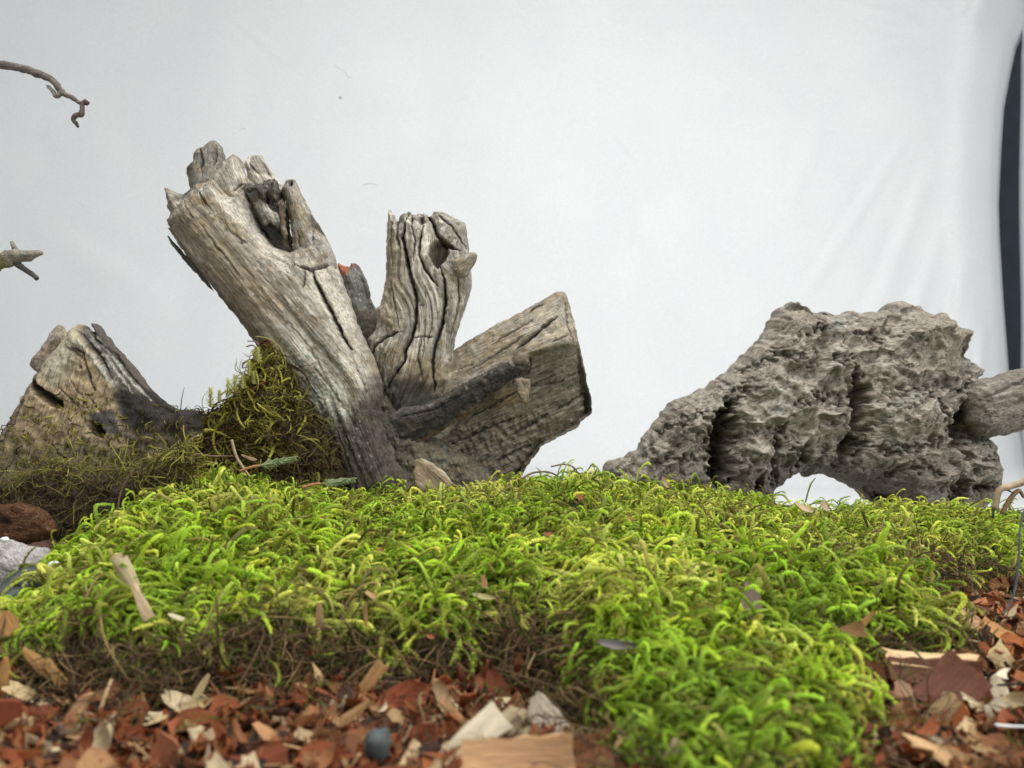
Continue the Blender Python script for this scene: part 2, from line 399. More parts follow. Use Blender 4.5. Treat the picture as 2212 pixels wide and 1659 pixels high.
CD = 9.9
edge = [(-400, 2235), (0, 2213), (20, 2205), (44, 2194), (97, 2184), (194, 2167), (292, 2161), (413, 2156), (486, 2158), (632, 2166), (797, 2178), (932, 2202), (1057, 2222)]
eY = np.array([e[0] for e in edge], float); eX = np.array([e[1] for e in edge], float)
def make_cloth():
    ny, nx = 260, 330
    Ys = np.linspace(-420, 1057, ny); 
    us = np.linspace(0, 1, nx)**.82
    V = []
    YY, UU = np.meshgrid(Ys, us, indexing='ij')
    XE = np.interp(YY, eY, eX); XX = -900+(XE+900)*UU
    q = np.c_[XX.ravel(), YY.ravel()]
    D = np.zeros(len(q))
    D += fbm(np.c_[q[:, 0]/520., q[:, 1]/700., np.zeros(len(q))], 3, 3)*34
    # long soft diagonal drags running down from the right edge
    for (a, b, w, h) in [((1960, 290), (1740, 640), 16, 4.5), ((2020, 330), (1860, 760), 22, 5), ((2040, 480), (1900, 900), 20, 4.5), ((1880, 330), (1800, 420), 8, 2.6),
                         ((1990, 620), (1960, 900), 16, 4.5), ((1780, 240), (1700, 460), 26, 4), ((1420, 560), (1330, 320), 22, 2.2), ((1440, 400), (1447, 350), 6, 2.5),
                         ((250, 620), (520, 480), 60, 4), ((330, 640), (80, 500), 40, 3), ((480, 20), (640, 160), 7, 1.5), ((1330, 290), (1380, 350), 9, 3), ((1340, 900), (1290, 420), 50, 4),
                         ((2110, 60), (1850, 120), 26, 5), ((1840, 20), (2000, 60), 18, 5), ((2000, 60), (2150, 30), 16, 4), ((2080, 560), (2035, 860), 14, 5), ((2120, 700), (2100, 1000), 12, 6)]:
        d, _, arc, side = seg_dist(q, [a, b], False); tt = arc/max(arc.max(), 1)
        h *= 1.25; w *= .85
        D += h*np.exp(-(d/w)**2)*np.sin(np.pi*np.clip(tt, .02, .98))**.6-h*.6*np.exp(-((d*side-w*1.5)/(w*.9))**2)*(d < w*5)*np.sin(np.pi*np.clip(tt, .02, .98))
    D += fbm(np.c_[q[:, 0]/26., q[:, 1]/90., np.full(len(q), 2.)], 3, 8)*1.6*sst(1500, 2100, q[:, 0])
    D += fbm(np.c_[q[:, 0]/40., q[:, 1]/40., np.full(len(q), 5.)], 3, 18)*.5
    # the hanging edge rolls back and a soft pleat runs down beside it
    de = XE.ravel()-q[:, 0]
    D += -60*np.exp(-(de/11)**2)-34*np.exp(-(de/38)**2)+10*np.exp(-((de-85)/30)**2)
    D += -30*np.exp(-(de/70.)**2)*sst(140, 0, q[:, 1])+22*np.exp(-((de-95)/22)**2)*sst(120, -40, q[:, 1])
    # curve into the floor
    D = D*sst(1060, 1000, q[:, 1])
    sc = CD/F
    yy_ = CD-D*sc; W = np.stack([(q[:, 0]-CX)/F*yy_, yy_, ZC-(q[:, 1]-HY)*sc], 1)
    # floor part
    fy = np.concatenate([[CD-.02], np.linspace(CD-.1, -5.5, 60)]); rows = []
    lastx = W[-nx:, 0]
    for k, yv in enumerate(fy):
        xs = lastx+(k/60.)*1.2*us
        z = 0.004*np.sin(xs*3+yv)*(k > 0)+.006*fbm(np.c_[xs*1.5, np.full(nx, yv*1.5), np.zeros(nx)], 2, 4)
        rows.append(np.c_[xs, np.full(nx, yv), z+.004])
    W = np.concatenate([W]+rows); tot = ny+len(fy)
    idx = np.arange(tot*nx).reshape(tot, nx)
    Q = np.stack([idx[:-1, :-1], idx[1:, :-1], idx[1:, 1:], idx[:-1, 1:]], -1).reshape(-1, 4)
    me = np_mesh("backdrop_cloth", W, Q, mat=M_cloth)
    o = link_mesh("backdrop_cloth", me)
    tag(o, "white cotton sheet hung as backdrop and spread over the table", "cloth")
    s = o.modifiers.new("thickness", 'SOLIDIFY'); s.thickness = .02; s.offset = 0
make_cloth()
# pale drape edge at the far right, beyond the dark gap
M_drape = plain_mat("pale_drape", (.72, .74, .78), nscale=4, var=.05, bump=.1)
def make_drape():
    ny, nx = 80, 16; V = []
    d = 10.6
    for j in range(ny):
        Y = lerp(22, 1100, j/(ny-1)); xe = 2206+8*math.exp(-((Y-20)/10.)**2)+2*math.sin(Y/90)
        if 55 < Y < 120: xe += 3*math.sin((Y-55)/65*math.pi)
        for i in range(nx):
            th = i/(nx-1)*math.pi*.55
            X = xe+90*(1-math.cos(th)); D = 40*math.sin(th)*(1-math.exp(-(Y-20)/14.))
            V.append(P(X, Y, d-D*d/F))
    idx = np.arange(ny*nx).reshape(ny, nx)
    Q = np.stack([idx[:-1, :-1], idx[1:, :-1], idx[1:, 1:], idx[:-1, 1:]], -1).reshape(-1, 4)
    o = link_mesh("side_drape", np_mesh("side_drape", V, Q, mat=M_drape))
    s = o.modifiers.new("thickness", 'SOLIDIFY'); s.thickness = .04; s.offset = 0
    tag(o, "pale white drape at the far right beyond the dark gap", "drape")
make_drape()
# ------------------------------------------------------------------ colours of old wood (linear)
C_pale = (.62, .57, .475); C_grey = (.30, .275, .225); C_tan = (.29, .225, .14); C_brown = (.13, .088, .052); C_dark = (.045, .038, .030)
C_char = (.026, .023, .020); C_dgrey = (.13, .125, .11); C_lich = (.50, .52, .44)
def old_wood(q, G, seed, pale=.5, warm=.3, c0=C_grey):
    n = len(q); c = np.tile(np.array(c0), (n, 1)).astype(float)
    a = fbm(G/np.array([120., 22., 22.]), 4, seed); b = fbm(G/np.array([60., 7., 7.]), 3, seed+3); e = fbm(np.c_[q/40., G[:, 2]/40.], 4, seed+5)
    c = mixc(c, C_pale, sst(.25-pale*.5, .6-pale*.4, a*1.6+.3*b))
    c = mixc(c, C_tan, sst(.1, .5, e*1.7+warm-.2)*.75)
    c = mixc(c, C_brown, sst(.25, .6, b*1.2+.5*e)*.5)
    mm = fbm(np.c_[q/13., G[:, 2]/13.], 4, seed+15)
    c = mixc(c, (.16, .135, .10), sst(.10, .42, mm)*.55); c = mixc(c, C_pale, sst(.12, .4, -mm)*.45)
    c = c*(1+.38*fbm(G/np.array([24., 3.2, 3.2]), 2, seed+8)[:, None])
    sp = fbm(np.c_[q/4., G[:, 2]/4.], 2, seed+11)
    c = mixc(c, (.10, .08, .055), sst(.2, .45, sp)*.6); return mixc(c, C_pale, sst(.25, .5, -sp)*.35)

# ------------------------------------------------------------------ the driftwood stump
SD = 3.72
stump = empty("driftwood_stump", P(930, 1075, SD))
tag(stump, "large grey driftwood stump with several broken limbs standing in the moss", "driftwood")

# leaning limb ------------------------------------------------
crA = [(z2((75, 488), (100, 560), (140, 640), (190, 740), (230, 830), (270, 890)), 3.0, 26),
       (z1((1320, 1215), (1440, 1245), (1500, 1210), (1580, 1160)), 2.6, 16), (z1((1400, 1240), (1385, 1330), (1370, 1400)), 1.8, 10),
       (z1((600, 560), (660, 700), (780, 880), (890, 1020)), 2.0, 9), (z1((400, 660), (440, 740), (520, 850)), 2.2, 9),
       (z1((560, 860), (660, 1010), (800, 1180), (900, 1330)), 2.2, 8), (z1((300, 930), (430, 1120), (620, 1350), (820, 1600)), 2.0, 6),
       (z1((900, 1120), (1100, 1330), (1300, 1560)), 1.8, 6), ([(700, 800), (745, 860), (790, 930)], 2.2, 8), ([(640, 700), (690, 760), (740, 850)], 1.8, 6),
       (z1((640, 460), (700, 540), (750, 600)), 3.2, 14), (z2((250, 860), (300, 980), (350, 1110)), 1.8, 7)]
def shapeA(q, dist, G):
    r = np.zeros(len(q))
    for k, (l, w, dp) in enumerate(crA): r -= (dp if k < 3 else dp*.65)*mline(q, l, w, 2.2, 40+k)
    r += 10*mblob(q, 640, 560, 60, 26, 45)+12*mblob(q, 700, 520, 22, 60, -22)
    r += 7*fbm(G/np.array([300., 34., 34.]), 2, 61)*2
    r -= 22*mpoly(q, z1((240, 480), (560, 440), (700, 590), (620, 700), (470, 640), (330, 760)), 12, 10, 8)*.6
    r += 3*(ridged(G/np.array([260., 16., 16.]), 2, 64)-.6)
    lich = mpoly(q, [(640, 760), (700, 750), (790, 900), (800, 980), (730, 930), (660, 850)], 26, 16, 9)
    r += lich*2.4*np.maximum(0, fbm(np.c_[q/6., G[:, 2]/6.], 3, 77)*3)
    return r
def paintA(q, dist, G):
    c = old_wood(q, G, 71, pale=.42, warm=.34)
    c = mixc(c, C_pale, mpoly(q, z1((580, 520), (720, 590), (860, 700), (1100, 1020), (1330, 1200), (1560, 1180), (1780, 1700), (1600, 1700), (1250, 1300), (960, 1000), (760, 800)), 14, 12, 3)*.85*sst(-.6, .2, fbm(G/np.array([90., 9., 9.]), 3, 90)))  # light on the limb's upper right painted in as pale wood
    c = mixc(c, C_pale, mpoly(q, [(740, 640), (790, 760), (828, 850), (800, 860), (760, 780), (720, 700)], 16, 8, 4)*.5)
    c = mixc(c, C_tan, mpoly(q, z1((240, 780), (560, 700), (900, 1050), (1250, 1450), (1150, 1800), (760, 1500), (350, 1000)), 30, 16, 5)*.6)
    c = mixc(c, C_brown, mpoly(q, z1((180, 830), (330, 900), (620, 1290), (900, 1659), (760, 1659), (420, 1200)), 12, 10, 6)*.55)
    c = mixc(c, (.22, .13, .05), mpoly(q, z1((470, 610), (560, 600), (620, 690), (570, 720), (480, 680)), 8, 6, 7)*.7)
    c = mixc(c, (.20, .10, .06), mblob(q, *z1((290, 670))[0], 9, 6)*.8)
    c = mixc(c, C_dark, mpoly(q, z1((380, 810), (560, 840), (530, 880), (400, 860)), 5, 7, 8)*.5)
    c = mixc(c, (.17, .13, .08), mpoly(q, [(520, 690), (640, 800), (760, 940), (800, 1100), (680, 1100), (580, 880)], 26, 18, 10)*.7)
    c = mixc(c, C_lich, mpoly(q, [(640, 760), (700, 750), (790, 900), (800, 980), (730, 930), (660, 850)], 26, 16, 9)*sst(-.05, .2, fbm(np.c_[q/6., G[:, 2]/6.], 3, 77))*.9)
    c = mixc(c, (.14, .115, .08), mpoly(q, [(690, 920), (780, 900), (835, 830), (870, 920), (950, 1100), (700, 1100)], 30, 26, 11)*.8)
    c = mixc(c, (.15, .115, .068), mpoly(q, [(500, 640), (560, 700), (640, 800), (740, 960), (780, 1100), (680, 1100), (560, 880)], 22, 16, 20)*.65)  # brown wood tone, with the shading toward lower left painted in
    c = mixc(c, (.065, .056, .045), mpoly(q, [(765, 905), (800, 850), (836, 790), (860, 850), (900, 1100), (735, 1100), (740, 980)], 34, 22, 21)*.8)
    v1, _, vi = voro(np.c_[q/7.5, G[:, 2]/7.5], 78); c = mixc(c, C_lich, sst(.34, .2, v1)*(vi > .55)*mpoly(q, [(560, 640), (680, 640), (800, 860), (800, 1000), (720, 960), (620, 800)], 40, 20, 22)*.8)
    c = mixc(c, C_dark, mpoly(q, z1((330, 560), (440, 470), (560, 440), (600, 470), (480, 520), (400, 600), (300, 680)), 5, 8, 23)*.55)
    c = mixc(c, C_dark, mpoly(q, z1((600, 450), (650, 470), (760, 600), (740, 620), (660, 540)), 5, 6, 24)*.6)  # shade of the crevice between splinters painted in
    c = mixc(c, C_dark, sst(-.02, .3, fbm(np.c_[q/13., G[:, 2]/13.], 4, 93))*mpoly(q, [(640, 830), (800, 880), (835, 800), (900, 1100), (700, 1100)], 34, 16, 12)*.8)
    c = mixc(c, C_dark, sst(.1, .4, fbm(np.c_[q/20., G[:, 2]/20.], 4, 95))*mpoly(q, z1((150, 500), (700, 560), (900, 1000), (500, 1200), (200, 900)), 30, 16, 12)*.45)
    for x, y in z1((645, 800), (770, 918), (890, 1020), (1205, 770), (545, 420), (400, 560)): c = mixc(c, C_dark, mblob(q, x, y, 3.6, 3.0)*.9)
    for k, (l, w, dp) in enumerate(crA): c = mixc(c, C_dark, mline(q, l, w*.9, 2.2, 40+k)*(.8 if k < 2 else .45))
    return c
outA = z1((188, 515), (230, 530), (290, 560), (340, 570), (380, 540), (440, 470), (500, 455), (560, 430), (610, 470), (640, 520), (720, 590), (760, 600), (840, 530), (880, 620), (930, 760), (1000, 900), (1100, 1010), (1230, 1050),
          (1300, 1000), (1400, 960), (1500, 930), (1560, 1060), (1590, 1150), (1640, 1300), (1700, 1440)) + \
       z2((270, 720), (320, 830), (370, 930), (408, 1040), (420, 1110)) + [(838, 900), (870, 960), (930, 1040), (960, 1120), (745, 1120), (725, 1030), (702, 958), (655, 885), (600, 812), (552, 738)] + \
       z1((830, 1659), (700, 1500), (560, 1320), (420, 1140), (300, 965), (205, 820), (240, 745), (203, 690))
axA = z1((100, 420), (800, 1200)) + [(740, 850), (840, 1120)]
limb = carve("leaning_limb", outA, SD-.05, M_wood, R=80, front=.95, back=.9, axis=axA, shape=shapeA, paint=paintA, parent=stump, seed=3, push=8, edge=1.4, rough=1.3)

def shard(name, out, d, parent, seed, pal=.5, warm=.2, R=14, axis=None, cracks=(), stains=(), c0=C_grey, front=1, rough=1.2, g=1.9, extra=None, push=0, fibre=(2.2, 1.6)):
    def sh(q, dist, G):
        r = np.zeros(len(q))
        for k, (l, w, dp) in enumerate(cracks): r -= dp*mline(q, l, w, 1.8, seed*7+k)
        if extra is not None: r = r+extra(q, dist, G)
        return r
    def pa(q, dist, G):
        c = old_wood(q, G, seed+50, pale=pal, warm=warm, c0=c0)
        for k, (pl, col, am) in enumerate(stains): c = mixc(c, col, mpoly(q, pl, 7, 6, seed+k)*am)
        for k, (l, w, dp) in enumerate(cracks): c = mixc(c, C_dark, mline(q, l, w, 1.8, seed*7+k)*.8)
        return c
    return carve(name, out, d, M_wood, R=R, axis=axis, shape=sh, paint=pa, parent=parent, seed=seed, edge=1.3, rough=rough, g=g, front=front, push=push, fibre=fibre)

dirA = z1((560, 112), (900, 900))
shard("splinter", z1((340, 350), (400, 290), (400, 235), (430, 190), (495, 165), (530, 125), (575, 112), (620, 150), (645, 220), (650, 300), (680, 420), (760, 640), (560, 760), (400, 680), (372, 520), (345, 400)), SD+.02, limb, 21, pal=.1, warm=.25, c0=(.21, .195, .16), R=34, axis=z1((600, 80), (480, 600)),
      cracks=[(z1((600, 140), (610, 260), (600, 360)), 2.4, 9), (z1((480, 200), (520, 330), (500, 420)), 2.2, 8)], stains=[(z1((370, 300), (430, 300), (440, 410), (390, 400)), C_char, .8), (z1((420, 440), (640, 380), (700, 640), (480, 680)), C_grey, .8)], front=1.1)
shard("splinter", z1((655, 300), (700, 265), (745, 235), (785, 265), (815, 310), (835, 400), (905, 480), (960, 640), (980, 900), (800, 800), (640, 640), (560, 480), (600, 380)), SD-.02, limb, 22, pal=.75, warm=.25, R=26, axis=dirA,
      cracks=[(z1((830, 390), (850, 420), (900, 450), (910, 490)), 2.2, 8), (z1((750, 570), (830, 520), (910, 490)), 1.8, 6)], stains=[(z1((740, 300), (790, 330), (840, 440), (780, 480), (730, 400)), C_pale, .8)], push=10)
shard("splinter", z1((812, 305), (850, 250), (905, 220), (955, 228), (985, 290), (1030, 350), (1085, 430), (1150, 490), (1200, 640), (1180, 800), (1000, 700), (920, 520), (840, 410)), SD+.04, limb, 23, pal=.9, warm=.05, R=24, axis=dirA,
      cracks=[(z1((960, 270), (1010, 360), (1060, 450)), 1.8, 6), (z1((880, 330), (960, 420)), 1.6, 5)], stains=[(z1((880, 400), (1060, 420), (1060, 480), (920, 500)), C_pale, .8)])
shard("rotten_core", z1((835, 525), (870, 505), (940, 505), (1000, 490), (1045, 465), (1090, 455), (1115, 520), (1160, 560), (1200, 760), (1250, 1080), (1120, 1060), (980, 960), (900, 820), (850, 640)), SD-.02, limb, 24, pal=-.4, warm=.2, c0=(.085, .075, .060), R=30, axis=dirA, rough=3.2, front=.8, push=26,
      cracks=[(z1((1160, 700), (1200, 880), (1235, 1050)), 4, 30), (z1((880, 600), (930, 740), (1000, 880), (1090, 980)), 3.5, 18), (z1((1000, 560), (1060, 640), (1040, 720)), 3, 12)],
      stains=[(z1((850, 560), (950, 540), (980, 600), (900, 620)), (.16, .18, .15), .6), (z1((960, 800), (1200, 900), (1220, 1040), (1080, 980)), C_char, .8), (z1((1030, 720), (1130, 740), (1150, 820), (1060, 800)), C_grey, .6), (z1((880, 640), (940, 640), (990, 760), (930, 740)), C_brown, .7)])
shard("splinter", z1((990, 500), (1020, 475), (1050, 462), (1092, 450), (1108, 480), (1120, 540), (1100, 640), (1060, 600), (1020, 560), (1000, 620), (960, 570), (900, 540), (860, 560), (850, 520), (900, 500)), SD-.12, limb, 35, pal=-.6, warm=.1, c0=(.075, .068, .055), R=10, rough=1.8, push=16, axis=dirA)
shard("splinter", z1((900, 640), (960, 600), (1010, 640), (1060, 700), (1130, 740), (1150, 800), (1110, 850), (1050, 800), (1000, 830), (950, 760)), SD-.11, limb, 36, pal=-.1, warm=.1, c0=(.16, .155, .13), R=10, rough=2.2, push=14, axis=dirA)
shard("splinter", z1((1100, 640), (1140, 600), (1170, 660), (1165, 780), (1190, 900), (1160, 960), (1130, 860), (1120, 760)), SD-.12, limb, 37, pal=-.1, warm=.4, c0=(.13, .10, .065), R=8, rough=1.6, push=14, axis=dirA)
def ex_knot(q, dist, G):
    x, y = z1((1230, 500))[0]
    return -26*np.exp(-(((q[:, 0]-x)/3.6)**2+((q[:, 1]-y)/7.5)**2)**1.5)+5*mblob(q, *z1((1240, 590))[0], 16, 26, 0)+8*mblob(q, *z1((1480, 1060))[0], 24, 44, -25)
shard("knotted_side", z1((1140, 540), (1160, 500), (1180, 455), (1210, 448), (1250, 450), (1275, 500), (1300, 560), (1340, 640), (1390, 740), (1450, 830), (1500, 915), (1545, 1010), (1580, 1110), (1592, 1190), (1500, 1215), (1440, 1250), (1340, 1160), (1270, 1090), (1235, 1050), (1225, 900), (1210, 800), (1180, 660)), SD-.06, limb, 25, pal=.2, warm=.62, R=34, axis=z1((1200, 400), (1300, 800), (1560, 1300)),
      push=14, extra=ex_knot, cracks=[(z1((1390, 760), (1450, 860), (1500, 920)), 4, 12), (z1((1300, 900), (1330, 1100)), 1.6, 5), (z1((1420, 900), (1440, 1060), (1500, 1180)), 1.8, 6)],
      stains=[(z1((1370, 740), (1450, 830), (1480, 890), (1400, 870)), C_char, .8), (z1((1160, 450), (1280, 460), (1300, 640), (1220, 680), (1160, 600)), C_grey, .9), (z1((1380, 900), (1560, 1000), (1590, 1190), (1440, 1240), (1400, 1100)), (.42, .41, .38), .75), (z1((1222, 470), (1240, 470), (1238, 535), (1215, 540)), C_char, .95), (z1((1150, 620), (1200, 700), (1200, 820), (1170, 740)), C_dark, .7)])
shard("splinter", z1((172, 892), (190, 900), (240, 960), (300, 1030), (390, 1115), (520, 1280), (560, 1360), (520, 1330), (440, 1240), (360, 1160), (280, 1060), (200, 960)), SD-.04, limb, 26, pal=.0, warm=.1, c0=C_dgrey, R=6, axis=z1((170, 890), (450, 1240)), g=1.6)
shard("splinter", z1((178, 830), (205, 828), (250, 880), (330, 990), (420, 1100), (380, 1110), (270, 975)), SD-.06, limb, 27, pal=.3, warm=.5, R=8, axis=z1((170, 830), (420, 1100)), g=1.6)
shard("splinter", z1((300, 760), (400, 640), (520, 500), (580, 480), (640, 600), (760, 800), (900, 1000), (700, 900), (500, 800), (360, 860)), SD-.14, limb, 28, pal=.3, warm=.6, R=20, axis=dirA, push=26, front=.6,
      cracks=[(z1((480, 560), (560, 700), (640, 800)), 2, 7)], stains=[(z1((470, 610), (560, 600), (600, 690), (500, 680)), (.24, .14, .05), .8), (z1((560, 520), (640, 590), (720, 760), (640, 640)), C_pale, .8)])

# dark stub between limbs -------------------------------------
shard("broken_stub", z2((168, 430), (172, 412), (200, 424), (236, 432), (240, 411), (262, 412), (290, 440), (322, 500), (345, 600), (372, 655), (430, 676), (470, 735), (440, 800), (400, 900), (300, 900), (200, 620)), SD+.16, stump, 29, pal=-.5, warm=.0, c0=(.17, .165, .15), R=34, axis=z2((240, 400), (360, 820)), rough=1.6,
      cracks=[(z2((300, 480), (325, 560), (345, 640)), 2.2, 8)], stains=[(z2((160, 400), (240, 425), (228, 480), (200, 498), (180, 470)), (.36, .115, .05), .9), (z2((236, 405), (265, 410), (290, 450), (262, 440)), (.22, .07, .05), .9), (z2((270, 660), (430, 690), (460, 760), (330, 830)), C_brown, .4)])

# upright limb -------------------------------------------------
crB = [(z2((556, 140), (548, 200), (530, 300), (560, 450), (590, 560), (605, 650), (600, 740), (575, 830), (545, 890), (540, 950), (450, 1085)), 3.0, 30),
       (z2((640, 240), (622, 330), (620, 400), (650, 470), (690, 530), (715, 560)), 2.6, 20), (z2((722, 450), (750, 520), (755, 640), (735, 760), (700, 860), (685, 950), (700, 1110)), 2.8, 26),
       (z2((640, 150), (690, 230), (715, 300), (775, 350), (830, 372)), 3.2, 26), (z2((700, 165), (790, 250), (862, 350)), 1.6, 9), (z2((524, 795), (430, 830), (380, 870), (360, 920)), 2.4, 14),
       (z2((500, 165), (498, 290), (520, 360)), 2.6, 14), (z2((590, 830), (640, 822), (690, 826)), 1.4, 7), (z2((575, 160), (580, 260), (600, 330), (590, 430)), 1.8, 9), (z2((610, 655), (650, 655)), 1.2, 5),
       (z2((470, 170), (465, 330), (480, 470)), 1.4, 6), (z2((820, 500), (820, 640), (780, 800)), 1.3, 5), (z2((650, 560), (655, 700), (640, 900)), 1.2, 4), (z2((470, 560), (500, 700), (520, 790)), 1.3, 5),
       (z2((680, 640), (690, 740), (660, 860)), 1.2, 4), (z2((630, 830), (610, 930), (640, 1050)), 1.6, 5)]
hx, hy = z2((716, 385))[0]; HOLE = z2((676, 362), (698, 332), (738, 316), (768, 345), (765, 400), (738, 440), (714, 470), (688, 436), (668, 400))
def swirl(q, G):
    dx, dy = q[:, 0]-hx, q[:, 1]-hy; r = np.sqrt((dx/1.0)**2+(dy/1.5)**2)
    G = G.copy(); G[:, 1] = G[:, 1]+22*np.exp(-(r/34)**2)*np.sign(dx+.01)*-1*(1-np.exp(-(np.abs(dx)/7)))
    G[:, 1] += 12*np.sin(q[:, 1]/55.+.8)+5*np.sin(q[:, 1]/23.+q[:, 0]/40.)
    return G
def shapeB(q, dist, G):
    G = swirl(q, G); r = np.zeros(len(q))
    for k, (l, w, dp) in enumerate(crB): r -= dp*mline(q, l, w, 1.6, 140+k)
    r -= 34*mpoly(q, HOLE, 3.5, 3, 77); r -= 22*mblob(q, *z2((625, 205))[0], 5, 10)
    r += 9*mblob(q, *z2((645, 400))[0], 16, 30, -10)+8*mblob(q, *z2((800, 440))[0], 26, 34, 10)+10*mblob(q, *z2((450, 720))[0], 16, 14)-6*mblob(q, *z2((500, 620))[0], 30, 60)
    r += 12*mblob(q, *z2((470, 950))[0], 26, 40)+5*(ridged(G/np.array([240., 17., 17.]), 2, 164)-.6)*2
    return r, G
def paintB(q, dist, G):
    c = old_wood(q, G, 171, pale=.62, warm=.12)
    c = mixc(c, C_pale, mpoly(q, z2((560, 200), (700, 330), (640, 420), (720, 640), (700, 860), (600, 880), (600, 600)), 16, 10, 3)*.5)
    c = mixc(c, C_tan, mpoly(q, z2((440, 200), (520, 330), (540, 640), (500, 780), (380, 740), (430, 500)), 20, 10, 4)*.6)
    c = mixc(c, C_tan, mpoly(q, z2((560, 920), (780, 940), (780, 1120), (540, 1120)), 14, 12, 5)*.85)
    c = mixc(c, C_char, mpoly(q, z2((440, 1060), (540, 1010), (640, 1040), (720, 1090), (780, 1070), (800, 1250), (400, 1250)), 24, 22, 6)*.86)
    c = mixc(c, C_dark, sst(.1, .4, fbm(np.c_[q/9., G[:, 2]/9.], 3, 191))*mpoly(q, z2((380, 860), (540, 880), (520, 1060), (400, 1080)), 14, 12, 7)*.7)
    c = mixc(c, (.10, .088, .062), mpoly(q, HOLE, 3.5, 3, 77)*.8); c = mixc(c, C_dark, mblob(q, *z2((625, 205))[0], 6, 12)*.9)
    c = mixc(c, C_dgrey, mpoly(q, z2((500, 140), (550, 130), (540, 230), (505, 260)), 6, 6, 8)*.7); c = mixc(c, C_grey, mpoly(q, z2((690, 130), (860, 190), (870, 340), (780, 240)), 8, 6, 9)*.8)
    for k, (l, w, dp) in enumerate(crB): c = mixc(c, C_dark, mline(q, l, w*.95, 1.6, 140+k)*.85)
    return c
outB = z2((438, 150), (441, 124), (452, 127), (460, 150), (476, 158), (486, 190), (494, 200), (500, 165), (520, 148), (538, 150), (546, 136), (560, 140), (566, 165), (575, 152), (592, 158), (600, 145), (612, 146), (620, 164), (628, 138), (642, 152), (660, 165), (674, 158), (682, 136),
          (730, 141), (760, 150), (800, 176), (850, 196), (862, 250), (872, 350), (880, 420), (887, 470), (886, 540), (868, 600), (850, 660), (820, 750), (800, 800), (787, 880), (782, 1000), (790, 1080), (820, 1250), (700, 1400), (480, 1380), (430, 1200), (405, 1090), (372, 960), (340, 880), (330, 820), (372, 770), (380, 720), (362, 660), (395, 640), (414, 560), (428, 470), (428, 330), (432, 230))
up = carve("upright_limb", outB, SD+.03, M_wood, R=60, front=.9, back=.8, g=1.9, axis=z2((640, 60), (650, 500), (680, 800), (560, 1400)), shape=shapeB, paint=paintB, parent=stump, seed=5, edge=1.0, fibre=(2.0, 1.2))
shard("peg_knot", z2((780, 400), (800, 385), (860, 362), (880, 352), (905, 352), (917, 366), (912, 395), (896, 425), (880, 450), (860, 485), (820, 490), (785, 460)), SD-.12, up, 30, pal=.3, warm=.5, R=17, axis=z2((780, 450), (917, 366)), rough=.6)
shard("lip_knot", z2((430, 700), (455, 715), (470, 738), (458, 752), (435, 745), (425, 722)), SD-.09, up, 31, pal=.3, warm=.4, R=7, rough=.4, g=1.6)

# split log limb to the right ----------------------------------
crC = [(z2((1120, 890), (1180, 850), (1260, 780), (1340, 715)), 2.8, 16), (z2((1190, 690), (1230, 660), (1262, 645)), 2.0, 9), (z2((1300, 860), (1400, 810)), 1.8, 6), (z2((1330, 1200), (1420, 1150), (1500, 1100)), 2.4, 10),
       (z2((1080, 1340), (1180, 1290), (1300, 1210)), 2.6, 12), (z2((900, 990), (1060, 890), (1190, 800)), 1.6, 5), (z2((1200, 920), (1190, 1000), (1100, 1060)), 2.0, 8), (z2((820, 1000), (900, 960)), 1.3, 4), (z2((900, 1230), (1100, 1120), (1330, 1010)), 2.2, 10), (z2((1200, 1080), (1350, 1050), (1480, 980)), 1.8, 8), (z2((780, 1380), (950, 1300), (1150, 1230)), 2.4, 12), (z2((1000, 1480), (1150, 1400), (1230, 1380)), 2.2, 10), (z2((1000, 860), (1100, 800), (1220, 730)), 1.5, 5), (z2((1380, 620), (1390, 760), (1430, 860)), 1.6, 5)]
def shapeC(q, dist, G):
    r = np.zeros(len(q))
    for k, (l, w, dp) in enumerate(crC): r -= dp*mline(q, l, w, 2.2, 240+k)
    # flat faces: a lit upper face and a lower front face set back beneath a ragged arris
    low = mpoly(q, z2((380, 1180), (1000, 1080), (1200, 915), (1460, 850), (1560, 1300), (1200, 1800), (300, 1800)), 5, 4, 12)
    ar = z2((380, 1180), (1000, 1080), (1200, 915), (1460, 850)); da = seg_dist(q, ar, False)[0]
    r += -13*low-np.minimum(da, 90)*.42*low+6*fbm(np.c_[(q@np.array([.87, -.5]))/60., (q@np.array([.5, .87]))/9., np.zeros(len(q))], 4, 270)*2*low+8*mblob(q, *z2((1310, 860))[0], 60, 16, -22)
    end = mpoly(q, z2((1390, 560), (1425, 700), (1470, 900), (1500, 1060), (1500, 1230), (1700, 1300), (1600, 560)), 3, 2, 13); r -= 30*end
    fb = mpoly(q, z2((760, 1300), (1250, 1180), (1440, 1280), (1150, 1620), (560, 1620)), 20, 10, 14)
    u = q[:, 0]*.5+q[:, 1]*.866; v = q[:, 0]*.866-q[:, 1]*.5
    r += fb*(6*(ridged(np.c_[v/70., u/7., np.zeros(len(q))], 2, 264)-.5)+7*fbm(np.c_[q/13., np.zeros(len(q))], 3, 266)*2)
    r += 4*fbm(np.c_[q/26., np.zeros(len(q))], 3, 268)*low
    return r
